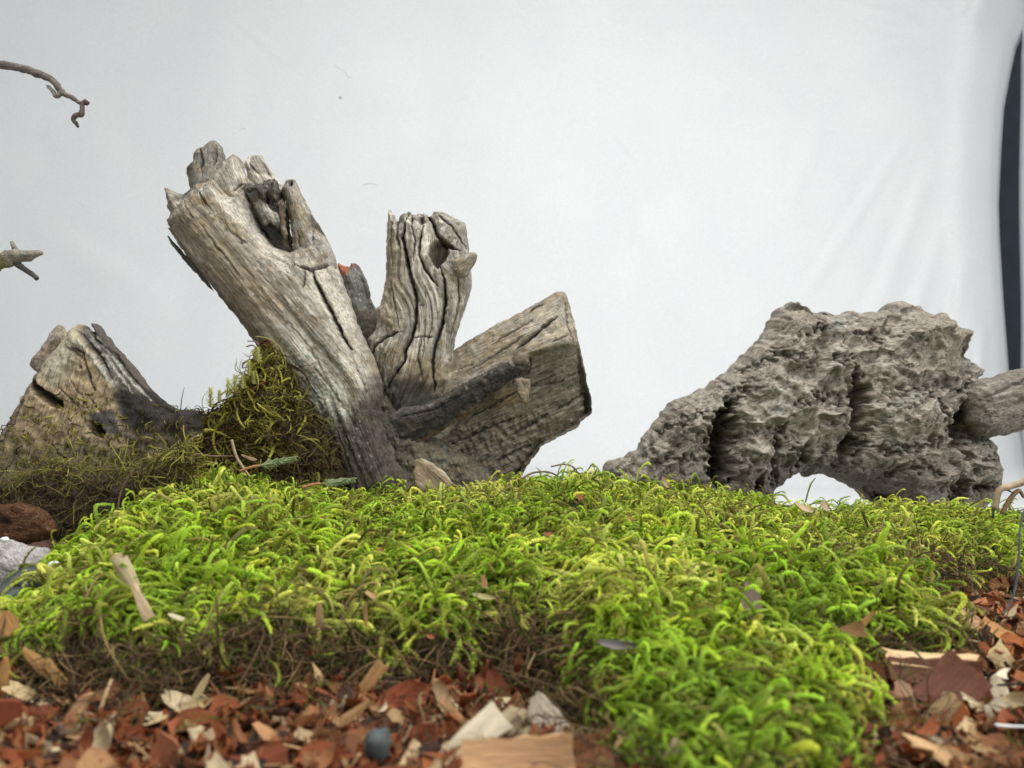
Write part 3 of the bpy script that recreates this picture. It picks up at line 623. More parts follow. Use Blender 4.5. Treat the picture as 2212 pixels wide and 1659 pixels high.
def paintC(q, dist, G):
    c = old_wood(q, G, 271, pale=.15, warm=.5, c0=(.27, .235, .18))
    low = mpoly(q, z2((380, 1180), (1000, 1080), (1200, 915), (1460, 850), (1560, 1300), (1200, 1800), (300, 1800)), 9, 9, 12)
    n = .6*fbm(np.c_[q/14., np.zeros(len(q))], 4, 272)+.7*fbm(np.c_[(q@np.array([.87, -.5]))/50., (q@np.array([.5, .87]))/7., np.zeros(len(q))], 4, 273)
    c = mixc(c, (.165, .142, .108), low*.85); c = mixc(c, (.36, .31, .235), low*sst(.05, .35, n)*.8); c = mixc(c, C_dark, low*sst(.1, .4, -n)*.6)  # lower front face darker: its shade is painted in with the fibre tone
    c = mixc(c, C_pale, mpoly(q, z2((1150, 760), (1300, 640), (1400, 660), (1430, 820), (1200, 880)), 16, 12, 3)*.35)
    c = mixc(c, (.34, .2, .17), mblob(q, *z2((1180, 760))[0], 14, 7, -30)*.5)
    c = mixc(c, (.24, .16, .07), mblob(q, *z2((1080, 1130))[0], 30, 22, -30)*.6)
    c = mixc(c, (.12, .115, .10), mpoly(q, z2((1392, 560), (1425, 700), (1475, 900), (1500, 1060), (1500, 1260), (1700, 1300), (1600, 560)), 3, 3, 13)*.85)
    u = q[:, 0]*.5+q[:, 1]*.866; v = q[:, 0]*.866-q[:, 1]*.5
    fb = mpoly(q, z2((760, 1300), (1250, 1180), (1440, 1280), (1150, 1620), (560, 1620)), 20, 10, 14)
    c = mixc(c, (.30, .245, .17), fb*sst(.55, .9, ridged(np.c_[v/70., u/7., np.zeros(len(q))], 2, 264))*.6)
    c = mixc(c, C_char, mpoly(q, z2((380, 1150), (620, 1140), (760, 1320), (560, 1500), (330, 1400)), 22, 20, 15)*.6)
    for k, (l, w, dp) in enumerate(crC): c = mixc(c, C_dark, mline(q, l, w, 2.2, 240+k)*.8)
    return c
outC = z2((640, 1000), (785, 882), (840, 845), (900, 808), (1000, 752), (1100, 700), (1180, 655), (1250, 618), (1290, 592), (1330, 568), (1358, 562), (1385, 570), (1402, 600), (1415, 650), (1438, 740), (1458, 830), (1470, 885), (1488, 970), (1502, 1045), (1524, 1120),
          (1528, 1215), (1500, 1240), (1468, 1262), (1462, 1282), (1420, 1310), (1340, 1350), (1255, 1395), (1245, 1420), (1205, 1465), (1172, 1520), (1152, 1570), (1140, 1620), (1150, 1760), (250, 1760), (180, 1560), (300, 1300), (420, 1150))
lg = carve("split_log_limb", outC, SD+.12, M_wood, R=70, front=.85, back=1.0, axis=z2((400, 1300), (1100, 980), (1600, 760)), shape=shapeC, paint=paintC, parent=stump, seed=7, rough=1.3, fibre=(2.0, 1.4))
shard("charred_ridge", z2((400, 1290), (440, 1230), (520, 1185), (640, 1172), (760, 1105), (860, 1052), (960, 1000), (1040, 955), (1120, 915), (1180, 925), (1198, 950), (1195, 985), (1110, 1035), (1010, 1105), (910, 1190), (820, 1255), (700, 1330), (590, 1400), (500, 1400), (420, 1360)), SD-.06, lg, 32, pal=-.9, warm=-.1, rough=2.2, c0=(.062, .054, .044), R=lambda q: np.interp(q[:, 0], [820, 1000, 1080, 1150], [40, 36, 22, 9]), front=.5, axis=z2((400, 1330), (1200, 930)), push=18,
      cracks=[(z2((1190, 985), (1100, 1040), (1010, 1100), (930, 1150)), 2.4, 12), (z2((500, 1240), (700, 1200), (860, 1110)), 1.8, 6)],
      stains=[(z2((420, 1260), (700, 1190), (960, 1010), (1190, 930), (1195, 980), (1000, 1100), (700, 1320), (500, 1400)), C_char, .8), (z2((1080, 900), (1200, 920), (1190, 960), (1100, 945)), (.14, .105, .06), .7), (z2((560, 1400), (820, 1240), (1000, 1120), (1100, 1045), (960, 1180), (700, 1340)), (.18, .12, .06), .8), (z2((430, 1200), (560, 1170), (700, 1180), (640, 1230), (480, 1250)), (.085, .07, .068), .8)])
# low foot where all limbs meet
def paintF(q, dist, G):
    n = fbm(np.c_[q/9., G[:, 2]/9.], 4, 372); m = fbm(np.c_[q/28., G[:, 2]/28.], 3, 373); c = np.tile(np.array((.125, .105, .072)), (len(q), 1))
    c = mixc(c, (.235, .19, .125), sst(.05, .35, n)*.7); c = mixc(c, (.05, .045, .038), sst(.05, .35, -n+.4*m)*.75)
    c = mixc(c, (.10, .115, .105), sst(.1, .4, m)*.5)
    return mixc(c, C_char, mpoly(q, [(820, 850), (870, 870), (900, 980), (860, 1030), (820, 960)], 18, 16, 4)*.55)
carve("root_foot", [(740, 1100), (745, 1010), (775, 950), (800, 905), (822, 862), (838, 855), (860, 885), (900, 925), (955, 950), (1020, 990), (1080, 1040), (1100, 1080), (1100, 1140), (740, 1140)], SD-.02, M_wood, R=95, front=.72, axis=[(820, 880), (900, 1140)],
      shape=lambda q, d_, G: 9*fbm(np.c_[q/24., np.zeros(len(q))], 3, 375)*2+4*(ridged(np.c_[q[:, 0]/9.+q[:, 1]/30., q[:, 1]/60., np.zeros(len(q))], 2, 376)-.6), paint=paintF, parent=stump, seed=9, rough=2.8, push=4)
shard("torn_flake", z2((586, 1465), (620, 1455), (685, 1482), (735, 1520), (770, 1560), (792, 1590), (770, 1625), (700, 1640), (600, 1650), (575, 1560)), SD-.30, stump, 33, pal=.2, warm=.5, c0=(.36, .27, .18), R=9, front=.5, rough=.8, push=20, stains=[(z2((590, 1470), (740, 1520), (780, 1600), (600, 1600)), (.40, .30, .20), .6)])
shard("bark_strip", z2((1118, 1040), (1150, 1030), (1195, 1040), (1200, 1090), (1180, 1170), (1150, 1165), (1125, 1100)), SD-.09, lg, 34, pal=.0, warm=.4, c0=(.22, .18, .13), R=7, push=22, g=1.7)

# ------------------------------------------------------------------ the gnarled burl on the right
BD = 4.25
burl = empty("gnarled_driftwood", P(1760, 1150, BD))
tag(burl, "rough grey gnarled driftwood root with an arched gap beneath it", "driftwood")
crv = [(z4((680, 600), (640, 700), (630, 800), (640, 900), (630, 1010)), 24, 62), (z4((640, 620), (700, 560), (780, 520)), 12, 16), (z4((890, 1000), (880, 900), (880, 800), (900, 700)), 10, 22),
       (z4((1230, 460), (1280, 520), (1260, 620), (1270, 700), (1235, 800)), 15, 34), (z4((1830, 500), (1840, 600), (1800, 680), (1790, 760), (1820, 860)), 20, 50), (z4((1760, 1100), (1770, 1000), (1820, 960)), 12, 34),
       (z4((1250, 230), (1300, 260), (1400, 300)), 7, 12), (z4((700, 430), (830, 410), (900, 350), (1050, 400)), 7, 11), (z4((960, 600), (1050, 590), (1160, 560), (1180, 640)), 6, 12), (z4((1130, 440), (1160, 390), (1230, 390), (1260, 470), (1290, 520)), 5, 14),
       (z4((1030, 530), (1080, 590)), 3.5, 14), (z4((1040, 240), (1100, 240), (1110, 160), (1200, 130)), 6, 12), (z4((1380, 560), (1500, 540), (1600, 530), (1680, 500)), 6, 11), (z4((1290, 780), (1400, 830), (1560, 790), (1720, 760)), 7, 16),
       (z4((1620, 540), (1680, 640), (1730, 740)), 6, 14), (z4((1010, 900), (1020, 830), (960, 800)), 6, 18), (z4((1500, 1090), (1470, 1050), (1420, 1030)), 7, 18), (z4((300, 900), (400, 860), (560, 860)), 5, 8), (z4((300, 740), (420, 700), (560, 640)), 5, 7),
       (z4((790, 960), (795, 1010)), 6, 26), (z4((1850, 640), (1900, 760), (1990, 780)), 9, 20), (z4((1850, 1010), (1900, 985), (1980, 1000)), 8, 22), (z4((1700, 950), (1600, 900), (1480, 900), (1380, 950)), 6, 12), (z4((1440, 180), (1420, 260), (1520, 280), (1640, 250)), 5, 8),
       (z4((1300, 760), (1240, 820), (1200, 900)), 9, 22), (z4((1820, 960), (1900, 880), (2030, 850)), 6, 12), (z4((940, 690), (860, 720), (780, 720), (700, 800)), 6, 10)]
lob = [((790, 850), 44, 90, 10, 26), ((980, 820), 26, 32, 0, 20), ((1200, 420), 34, 36, 0, 16), ((1120, 200), 50, 26, -12, 14), ((1550, 640), 95, 60, 0, 18), ((1010, 560), 60, 40, 20, 14), ((1050, 700), 70, 60, 0, 12), ((450, 700), 80, 60, -30, 12),
       ((1700, 250), 70, 60, 0, 14), ((1480, 200), 60, 36, 0, 8), ((1020, 130), 30, 30, 0, -14), ((1550, 880), 80, 50, 0, 16), ((1930, 900), 50, 60, 0, 22), ((1750, 850), 26, 60, 10, 12), ((1860, 720), 40, 36, 0, -20), ((1300, 880), 70, 30, 0, 8), ((1620, 1020), 60, 40, 0, 6), ((900, 650), 40, 30, 0, 10), ((1180, 620), 40, 50, 10, 14)]
PITS = [((650, 740), 26, 40, 10, 40), ((635, 900), 16, 50, 0, 50), ((1255, 600), 18, 34, 0, 34), ((1240, 780), 22, 26, 20, 40), ((1015, 850), 12, 16, 0, 26), ((1800, 700), 26, 40, 20, 46), ((1850, 620), 16, 20, 0, 30), ((1795, 1040), 14, 22, 0, 46), ((1930, 1000), 36, 10, 0, 34), ((1480, 1060), 34, 10, 15, 30), ((795, 985), 8, 22, 0, 34), ((1150, 470), 14, 12, 0, 8), ((920, 380), 40, 10, -25, 7), ((1690, 480), 20, 16, 0, 8), ((1480, 330), 30, 12, -10, 6), ((420, 790), 26, 14, -30, 6), ((1090, 300), 24, 10, 0, 6)]
def warp(q, s, a, w):
    return np.stack([fbm(np.c_[q/w, np.full(len(q), s+.3)], 3, s), fbm(np.c_[q/w, np.full(len(q), s+6.3)], 3, s+4)], 1)*a*2
def shapeR(q, dist, G):
    r = np.zeros(len(q))
    for k, (l, w, dp) in enumerate(crv): r -= 1.25*dp*mline(q, l, w*.75+1.5, 15, 340+k)
    for (c, rx, ry, a, h) in lob: x, y = z4(c)[0]; r += 1.5*h*mblob(q, x, y, rx*.8, ry*.8, a)
    for (c, rx, ry, a, h) in PITS: x, y = z4(c)[0]; r -= h*mblob(q+warp(q, 305, 6, 14.), x, y, rx, ry, a)**1.5
    w0 = q+warp(q, 300, 34, 70.); f1, f2, idn = voro(np.c_[w0/np.array([66., 50.]), np.full(len(q), .5)], 15)
    r += 15*(sst(0, .8, f2-f1)-.6)+8*(idn-.5)*sst(0, .5, f2-f1)
    w1 = q+warp(q, 301, 20, 34.); f1, f2, idn = voro(np.c_[w1/np.array([31., 27.]), np.full(len(q), .5)], 5)
    r += 1.0*(sst(0, .5, f2-f1)-.6)
    b = np.abs(fbm(np.c_[(q+warp(q, 321, 24, 40.))/np.array([52., 40.]), np.full(len(q), .2)], 2, 331)); r -= 4.5*np.exp(-(b/.03)**2)
    b = np.abs(fbm(np.c_[(q+warp(q, 322, 18, 22.))/np.array([24., 19.]), np.full(len(q), .7)], 2, 332)); r -= .3*np.exp(-(b/.05)**2)
    wq = q+warp(q, 343, 46, 90.); al = wq@np.array([.80, -.60]); ac = wq@np.array([.60, .80])
    r += 20*(ridged(np.c_[al/150., ac/44., np.full(len(q), .4)], 1, 342)-.6)+7*(ridged(np.c_[al/80., ac/15., np.full(len(q), 1.4)], 2, 344)-.6)+1.2*fbm(np.c_[q/10., np.zeros(len(q))], 3, 341)
    return r
def paintR(q, dist, G):
    n = fbm(np.c_[q/30., G[:, 2]/60.], 4, 351); m = fbm(np.c_[q/9., G[:, 2]/20.], 4, 352)
    c = np.tile(np.array((.305, .268, .215)), (len(q), 1)); c = mixc(c, (.42, .385, .32), sst(-.05, .35, n)*.8); c = mixc(c, (.20, .172, .138), sst(.05, .4, -n)*.7)
    c = mixc(c, (.27, .29, .25), sst(.1, .4, fbm(np.c_[q/45., np.zeros(len(q))], 3, 353))*.6)
    c = mixc(c, (.44, .41, .345), sst(.1, .4, m)*.55); c = mixc(c, (.10, .082, .062), sst(.1, .4, -m)*.65)
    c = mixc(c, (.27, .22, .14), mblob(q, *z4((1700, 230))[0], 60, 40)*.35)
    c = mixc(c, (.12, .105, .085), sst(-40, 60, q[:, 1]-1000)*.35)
    for (cc, rx, ry, a, h) in PITS: x, y = z4(cc)[0]; c = mixc(c, (.10, .08, .06), mblob(q+warp(q, 305, 6, 14.), x, y, rx, ry, a)**1.5*.6)  # pits tinted dark besides being carved, shade put into the colour
    b = np.abs(fbm(np.c_[(q+warp(q, 321, 24, 40.))/np.array([52., 40.]), np.full(len(q), .2)], 2, 331)); c = mixc(c, (.07, .055, .04), np.exp(-(b/.018)**2)*.7)
    b = np.abs(fbm(np.c_[(q+warp(q, 322, 18, 22.))/np.array([24., 19.]), np.full(len(q), .7)], 2, 332)); c = mixc(c, (.10, .085, .065), np.exp(-(b/.03)**2)*.2)
    for k, (l, w, dp) in enumerate(crv): c = mixc(c, (.06, .05, .04), mline(q, l, w*.28+1, 15, 340+k)*.5)
    return c
outR = z4((60, 1000), (80, 930), (82, 900), (95, 882), (150, 865), (200, 842), (250, 820), (275, 775), (272, 760), (300, 725), (350, 665), (370, 625), (400, 600), (460, 560), (520, 540), (570, 505), (620, 480), (660, 450), (700, 430), (735, 385), (770, 355), (850, 285), (880, 245), (905, 215), (915, 165), (960, 105), (1010, 77), (1060, 70), (1100, 95), (1125, 125), (1155, 132), (1200, 125), (1230, 138), (1300, 120), (1345, 128), (1400, 124), (1455, 126), (1495, 110), (1520, 80), (1545, 72), (1600, 82), (1665, 90), (1690, 122), (1735, 152), (1758, 145), (1782, 125), (1806, 132), (1810, 162), (1850, 185), (1880, 205),
          (1905, 220), (1932, 214), (1936, 235), (1912, 268), (1904, 320), (1888, 348), (1925, 372), (1950, 382), (1960, 400), (1990, 410), (1988, 428), (1962, 460), (1990, 600), (1985, 740), (2012, 760), (2058, 795), (2055, 830), (2048, 872), (2080, 905), (2092, 925), (2062, 935), (2060, 975), (2068, 1005), (2050, 1062), (2020, 1085), (1990, 1112), (1985, 1160), (1990, 1330), (1560, 1330), (1470, 1330), (1470, 1130), (1440, 1085), (1400, 1055), (1385, 1040), (1345, 1015), (1300, 985), (1270, 970), (1235, 960), (1200, 940), (1130, 942), (1110, 955), (1098, 957), (1090, 930), (1060, 935), (1030, 950), (990, 980), (960, 1005), (935, 1030), (925, 1100), (935, 1330), (60, 1330))
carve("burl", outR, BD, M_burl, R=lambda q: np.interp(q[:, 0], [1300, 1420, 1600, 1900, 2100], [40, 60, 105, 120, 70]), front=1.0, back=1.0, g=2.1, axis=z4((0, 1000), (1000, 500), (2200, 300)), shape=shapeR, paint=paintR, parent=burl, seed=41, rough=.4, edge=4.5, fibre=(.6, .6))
def shapeT(q, dist, G):
    return 5*(ridged(G/np.array([120., 16., 16.]), 3, 361)-.6)+5*fbm(np.c_[q/24., np.zeros(len(q))], 3, 362)*2-10*mline(q, z4((1960, 560), (2060, 520), (2212, 450)), 3, 3, 8)
def paintT(q, dist, G):
    n = fbm(G/np.array([90., 15., 15.]), 4, 363); m = fbm(np.c_[q/8., G[:, 2]/20.], 3, 364)
    c = np.tile(np.array((.23, .205, .165)), (len(q), 1)); c = mixc(c, (.34, .315, .265), sst(0, .35, n)*.8); return mixc(c, (.11, .09, .07), sst(.1, .4, -m)*.5)
carve("side_arm", z4((1900, 520), (1950, 470), (2000, 455), (2060, 452), (2095, 430), (2150, 415), (2212, 402), (2330, 392), (2430, 420), (2440, 600), (2360, 670), (2212, 706), (2170, 730), (2120, 747), (2060, 752), (2020, 754), (1970, 745), (1925, 690)), BD-.16, M_burl, R=48, axis=z4((1900, 640), (2100, 580), (2440, 480)), shape=shapeT, paint=paintT, parent=burl, seed=43, rough=1.5, edge=2)
carve("ragged_lobe", z4((1800, 1330), (1760, 1120), (1775, 1000), (1800, 900), (1790, 760), (1850, 690), (1930, 660), (1980, 740), (2012, 762), (2050, 798), (2044, 872), (2060, 935), (2056, 1000), (2040, 1060), (1985, 1112), (1980, 1330)), BD-.05, M_burl, R=58, axis=z4((1800, 700), (1950, 1300)), shape=lambda q, d_, G: shapeR(q, d_, G)*.8, paint=paintR, parent=burl, seed=45, rough=.4, edge=4.5, push=-6)

# ------------------------------------------------------------------ the cut log on the left
LD = 3.05
log = empty("cut_log", P(190, 1180, LD))
tag(log, "short sawn log with tan cut face and charred bark, mossy at its foot", "log")
crL = [(z3((570, 300), (650, 330), (680, 460), (730, 590)), 2.4, 7), (z3((600, 180), (700, 300), (820, 470)), 2.2, 8), (z3((400, 300), (330, 420), (300, 500)), 1.8, 4),
       (z3((640, 180), (760, 290), (900, 440), (1000, 560)), 2.2, 7), (z3((480, 560), (560, 640), (680, 720)), 1.5, 4), (z3((560, 500), (640, 620), (700, 740)), 1.4, 3), (z3((240, 620), (200, 760), (170, 860)), 1.6, 4)]
SLOT = z3((250, 520), (300, 522), (400, 590), (505, 662), (510, 712), (440, 695), (350, 625), (262, 560)); SLOT2 = z3((690, 790), (760, 815), (800, 870), (790, 905), (730, 890), (690, 845))
STR = [(z3((575, 170), (650, 230), (760, 380), (850, 520)), 3.2, 0), (z3((625, 165), (720, 270), (860, 460), (960, 600)), 3.0, 1), (z3((600, 230), (680, 330), (790, 480), (850, 560)), 3.4, 1), (z3((650, 190), (780, 330), (900, 500)), 3.6, 0), (z3((690, 200), (820, 360), (960, 540), (1080, 660)), 2.6, 1), (z3((540, 300), (600, 320), (650, 380)), 4.5, 0), (z3((620, 420), (650, 450)), 4, 0), (z3((685, 480), (700, 510)), 3.6, 0), (z3((720, 560), (735, 590)), 3.4, 0), (z3((700, 640), (760, 720), (800, 760)), 2, 0), (z3((330, 330), (300, 420), (290, 480)), 3, 0)]
def shapeL(q, dist, G):
    r = -55*mpoly(q, SLOT, 3, 3, 81)-40*mpoly(q, SLOT2, 3, 3, 82)
    for k, (l, w, wh) in enumerate(STR): r += (2.5 if wh else -3)*mline(q, l, w, 2.5, 480+k)
    for k, (l, w, dp) in enumerate(crL): r -= dp*mline(q, l, w, 2, 440+k)
    r -= 12*mpoly(q, z3((600, 130), (780, 420), (860, 560), (880, 740), (1000, 900), (1300, 900), (1250, 700), (760, 200)), 9, 5, 4)
    r += 7*fbm(np.c_[q/36., np.zeros(len(q))], 3, 447)*2
    return r
def paintL(q, dist, G):
    n = fbm(np.c_[q/24., np.zeros(len(q))], 4, 451); m = fbm(G/np.array([60., 6., 6.]), 3, 452)
    c = np.tile(np.array((.47, .36, .22)), (len(q), 1)); c = mixc(c, (.58, .55, .42), mpoly(q, z3((400, 260), (560, 160), (640, 260), (560, 480), (420, 560), (330, 480)), 26, 14, 3)*.75)
    c = mixc(c, (.23, .18, .12), sst(.05, .4, n)*.7); c = mixc(c, (.13, .09, .055), sst(.15, .45, m)*.5)
    c = mixc(c, (.21, .17, .14), mpoly(q, z3((-80, 1000), (130, 700), (260, 460), (330, 300), (300, 540), (200, 800), (60, 1000)), 12, 8, 4)*.8)
    c = mixc(c, (.085, .075, .07), mpoly(q, z3((580, 130), (640, 260), (760, 400), (860, 560), (880, 740), (1000, 900), (1500, 1000), (1500, 640), (1150, 600), (760, 160), (660, 100)), 8, 7, 5)*.9)
    c = mixc(c, (.38, .38, .33), mpoly(q, z3((600, 170), (680, 230), (860, 500), (870, 580), (790, 500), (700, 350)), 7, 8, 6)*sst(-.12, .1, m)*.9)
    c = mixc(c, C_char, mpoly(q, z3((840, 570), (980, 600), (1080, 560), (1200, 640), (1500, 660), (1500, 1200), (1000, 1100), (880, 760)), 7, 6, 7)*.85)
    c = mixc(c, (.075, .08, .085), mpoly(q, z3((690, 740), (860, 730), (900, 900), (720, 860)), 4, 4, 8)*.9)
    c = mixc(c, (.07, .05, .04), mblob(q, *z3((620, 320))[0], 14, 8, 30)*.7); c = mixc(c, (.07, .05, .04), mblob(q, *z3((690, 490))[0], 5, 9, 0)*.7)
    for k, (l, w, wh) in enumerate(STR): c = mixc(c, (.50, .50, .42) if wh else (.06, .04, .035), mline(q, l, w, 2.5, 480+k)*.85)
    c = mixc(c, (.02, .018, .016), np.maximum(mpoly(q, SLOT, 3, 3, 81), mpoly(q, SLOT2, 3, 3, 82))*.85)
    c = mixc(c, (.17, .14, .08), sst(905, 1000, q[:, 1]+26*n)*.8)
    for k, (l, w, dp) in enumerate(crL): c = mixc(c, C_dark, mline(q, l, w*.9, 2, 440+k)*.85)
    return c
outL = z3((-160, 1080), (-60, 1000), (0, 918), (60, 830), (130, 722), (205, 570), (225, 545), (250, 505), (262, 470), (300, 440), (350, 350), (430, 270), (480, 200), (500, 165), (535, 135), (572, 118), (600, 132), (640, 170), (676, 195), (650, 140), (645, 118), (668, 116), (700, 150), (760, 225), (830, 310), (900, 390), (980, 485), (1050, 580), (1110, 630), (1150, 668), (1240, 710), (1380, 720), (1400, 900), (1150, 1200), (900, 1500), (500, 1560), (400, 1400), (-160, 1350))
lm = carve("log_body", outL, LD, M_wood, R=46, front=1.0, axis=z3((250, 1300), (620, 100)), shape=shapeL, paint=paintL, parent=log, seed=51, rough=1.2, fibre=(1.2, .9))
shard("splinter", z3((212, 405), (218, 380), (260, 325), (300, 270), (330, 235), (350, 182), (385, 150), (412, 124), (440, 140), (472, 192), (500, 260), (420, 420), (340, 500), (262, 458), (225, 430)), LD+.1, lm, 52, pal=.7, warm=.35, R=18, axis=z3((280, 500), (440, 120)), rough=1.8, c0=(.42, .36, .30), stains=[(z3((260, 330), (340, 280), (400, 260), (330, 380)), (.4, .27, .16), .5)])
carve("old_bark", [(-40, 1120), (-10, 1092), (40, 1085), (90, 1100), (118, 1128), (122, 1150), (100, 1166), (60, 1175), (-40, 1190)], 2.62, M_peat, R=22, axis=[(-40, 1140), (120, 1140)], paint=lambda q, d_, G: mixc(mixc(np.tile(np.array((.16, .075, .035)), (len(q), 1)), (.28, .15, .08), sst(0, .4, fbm(np.c_[q/14., G[:, 2]/14.], 3, 5))), (.02, .015, .012), mblob(q, 20, 1120, 20, 14)*.9), seed=61, rough=3)
bk = bpy.data.objects["old_bark"]; tag(bk, "rusty brown bark scrap lying under the mossy log's left end", "bark")
# ------------------------------------------------------------------ rock, hoses at the left edge
def paintK(q, dist, G):
    n = fbm(np.c_[q/22., G[:, 2]/22.], 4, 5); c = np.tile(np.array((.54, .50, .48)), (len(q), 1))
    c = mixc(c, (.38, .35, .345), sst(0, .35, n)*.8); return mixc(c, (.13, .12, .12), sst(.2, .45, fbm(np.c_[q/9., G[:, 2]/9.], 3, 6))*.6)
carve("grey_stone", [(-80, 1190), (-30, 1172), (20, 1166), (60, 1180), (100, 1185), (112, 1210), (104, 1245), (90, 1280), (0, 1330), (-80, 1340)], 2.3, M_burl, R=46, paint=paintK, seed=63, rough=1.2)
tag(bpy.data.objects["grey_stone"], "smooth pinkish grey stone at the left edge beside the moss", "stone")
M_white = plain_mat("white_grit", (.85, .86, .86), nscale=12, var=.05)
def pebble(name, X, Y, d, rpx, mat, squash=(1, 1, .8), seed=0, parent=None, amp=.25):
    n = 14; m = 10; V = []
    for i in range(m+1):
        for k in range(n):
            a = math.pi*i/m; b = 2*math.pi*k/n; V.append((math.sin(a)*math.cos(b), math.sin(a)*math.sin(b), math.cos(a)))
    V = np.array(V); V *= (1+amp*2*fbm(V*1.3+seed, 3, seed))[:, None]; V *= np.array(squash)*rpx*d/F; V += np.array(P(X, Y, d))
    Q = [(i*n+k, (i+1)*n+k, (i+1)*n+(k+1) % n, i*n+(k+1) % n) for i in range(m) for k in range(n)]
    return link_mesh(name, np_mesh(name, V, Q, mat=mat), parent)
tag(pebble("white_grit", 116, 1219, 2.12, 11, M_white, (1, 1, .6), 3), "white grit grain on the moss beside the grey stone", "grit")
tag(pebble("white_grit", 10, 1166, 2.2, 9, M_white, (1, 1, .7), 4), "white grit grain on top of the grey stone", "grit")
tag(pebble("white_grit", 305, 1173, 2.35, 8, M_white, (1, 1, .9), 5), "small white grit grain in the moss behind the pale splintered shaving", "grit")
tag(pebble("white_grit", 340, 1160, 2.4, 8, plain_mat("cream_grit", (.6, .56, .45), var=.1), (.7, 1, 1.3), 6), "cream grit grain in the moss just right of a white one", "grit")
M_hose = plain_mat("grey_root", (.05, .055, .05), nscale=14, var=.7, rough=.5, bump=.6)
tag(tube("dark_root", [P(-60, 1370, 1.95), P(0, 1315, 2.0), P(60, 1268, 2.08), P(110, 1262, 2.12), P(140, 1290, 2.15)], [.024, .024, .023, .020, .012], M_hose, sides=14, rough=.12, seed=3), "dark grey root arching over the moss below the stone", "root")
tag(tube("dark_root", [P(-60, 1330, 2.0), P(0, 1285, 2.06), P(50, 1245, 2.12), P(100, 1240, 2.16), P(150, 1262, 2.2)], [.02, .02, .02, .018, .01], M_hose, sides=14, rough=.15, seed=4), "dark grey root lying against the bottom of the grey stone", "root")

# ------------------------------------------------------------------ twigs in the air at the upper left
M_twig = wood_mat("twig_bark", var=.5, bump=1, dist=.012)
def tc_(a, b): return lambda t: tuple(lerp(x, y, t) for x, y in zip(a, b))
TD = 3.0
def px_r(r, d=TD): return r*d/F
tw = empty("bare_twig", P(-40, 125, TD)); tag(tw, "thin bare grey twig with a hooked tip reaching in at upper left", "twig")
def twp(*p): return [P(x, y, TD) for x, y in z8(*p)]
tube("stem", twp((-200, 120), (-80, 140), (0, 152), (120, 172), (210, 200), (310, 240), (350, 275), (385, 325), (450, 360), (500, 392), (540, 385)), [px_r(r) for r in (10, 9.5, 8.5, 8, 8.5, 7.5, 7.5, 7, 4.6, 4.4, 4.6)], M_twig, tw, rough=.34, seed=5, col=tc_((.22, .19, .17), (.24, .19, .16)))
tube("spur", twp((378, 330), (350, 350), (330, 320), (296, 285)), [px_r(r) for r in (6, 5, 4.4, 3.2)], M_twig, tw, rough=.2, seed=6, col=tc_((.3, .26, .22), (.4, .36, .32)))
tube("hook", twp((510, 392), (512, 430), (505, 462), (478, 470), (455, 495), (475, 520), (487, 542)), [px_r(r) for r in (5, 4.6, 6.2, 5.5, 5, 4, 3)], M_twig, tw, rough=.25, seed=7, col=tc_((.22, .16, .14), (.12, .11, .09)))
tube("bud", twp((525, 378), (540, 392), (548, 380)), [px_r(r) for r in (5, 5.6, 3)], M_twig, tw, rough=.3, seed=8, col=tc_((.16, .1, .1), (.12, .08, .08)))
t2 = empty("forked_twig", P(-30, 590, TD)); tag(t2, "stout pale forked twig with yellow lichen at the left edge", "twig")
tube("stem", twp((-200, 1450), (-60, 1420), (0, 1390), (60, 1360), (120, 1345), (190, 1340), (262, 1325)), [px_r(r) for r in (17, 16, 14, 17, 15, 10, 4.5)], M_twig, t2, sides=16, rough=.34, seed=9, col=lambda t: (.32, .29, .10) if t < .45 else ((.36, .32, .26) if t < .8 else (.42, .36, .30)))
tube("prong", twp((100, 1320), (88, 1290), (72, 1255)), [px_r(r) for r in (7, 5.5, 3.5)], M_twig, t2, rough=.15, seed=10, col=tc_((.34, .31, .28), (.40, .37, .33)))
tube("prong", twp((95, 1385), (150, 1425), (205, 1462), (232, 1488)), [px_r(r) for r in (8, 6, 5.6, 5)], M_twig, t2, rough=.15, seed=11, col=tc_((.10, .09, .07), (.13, .12, .12)))
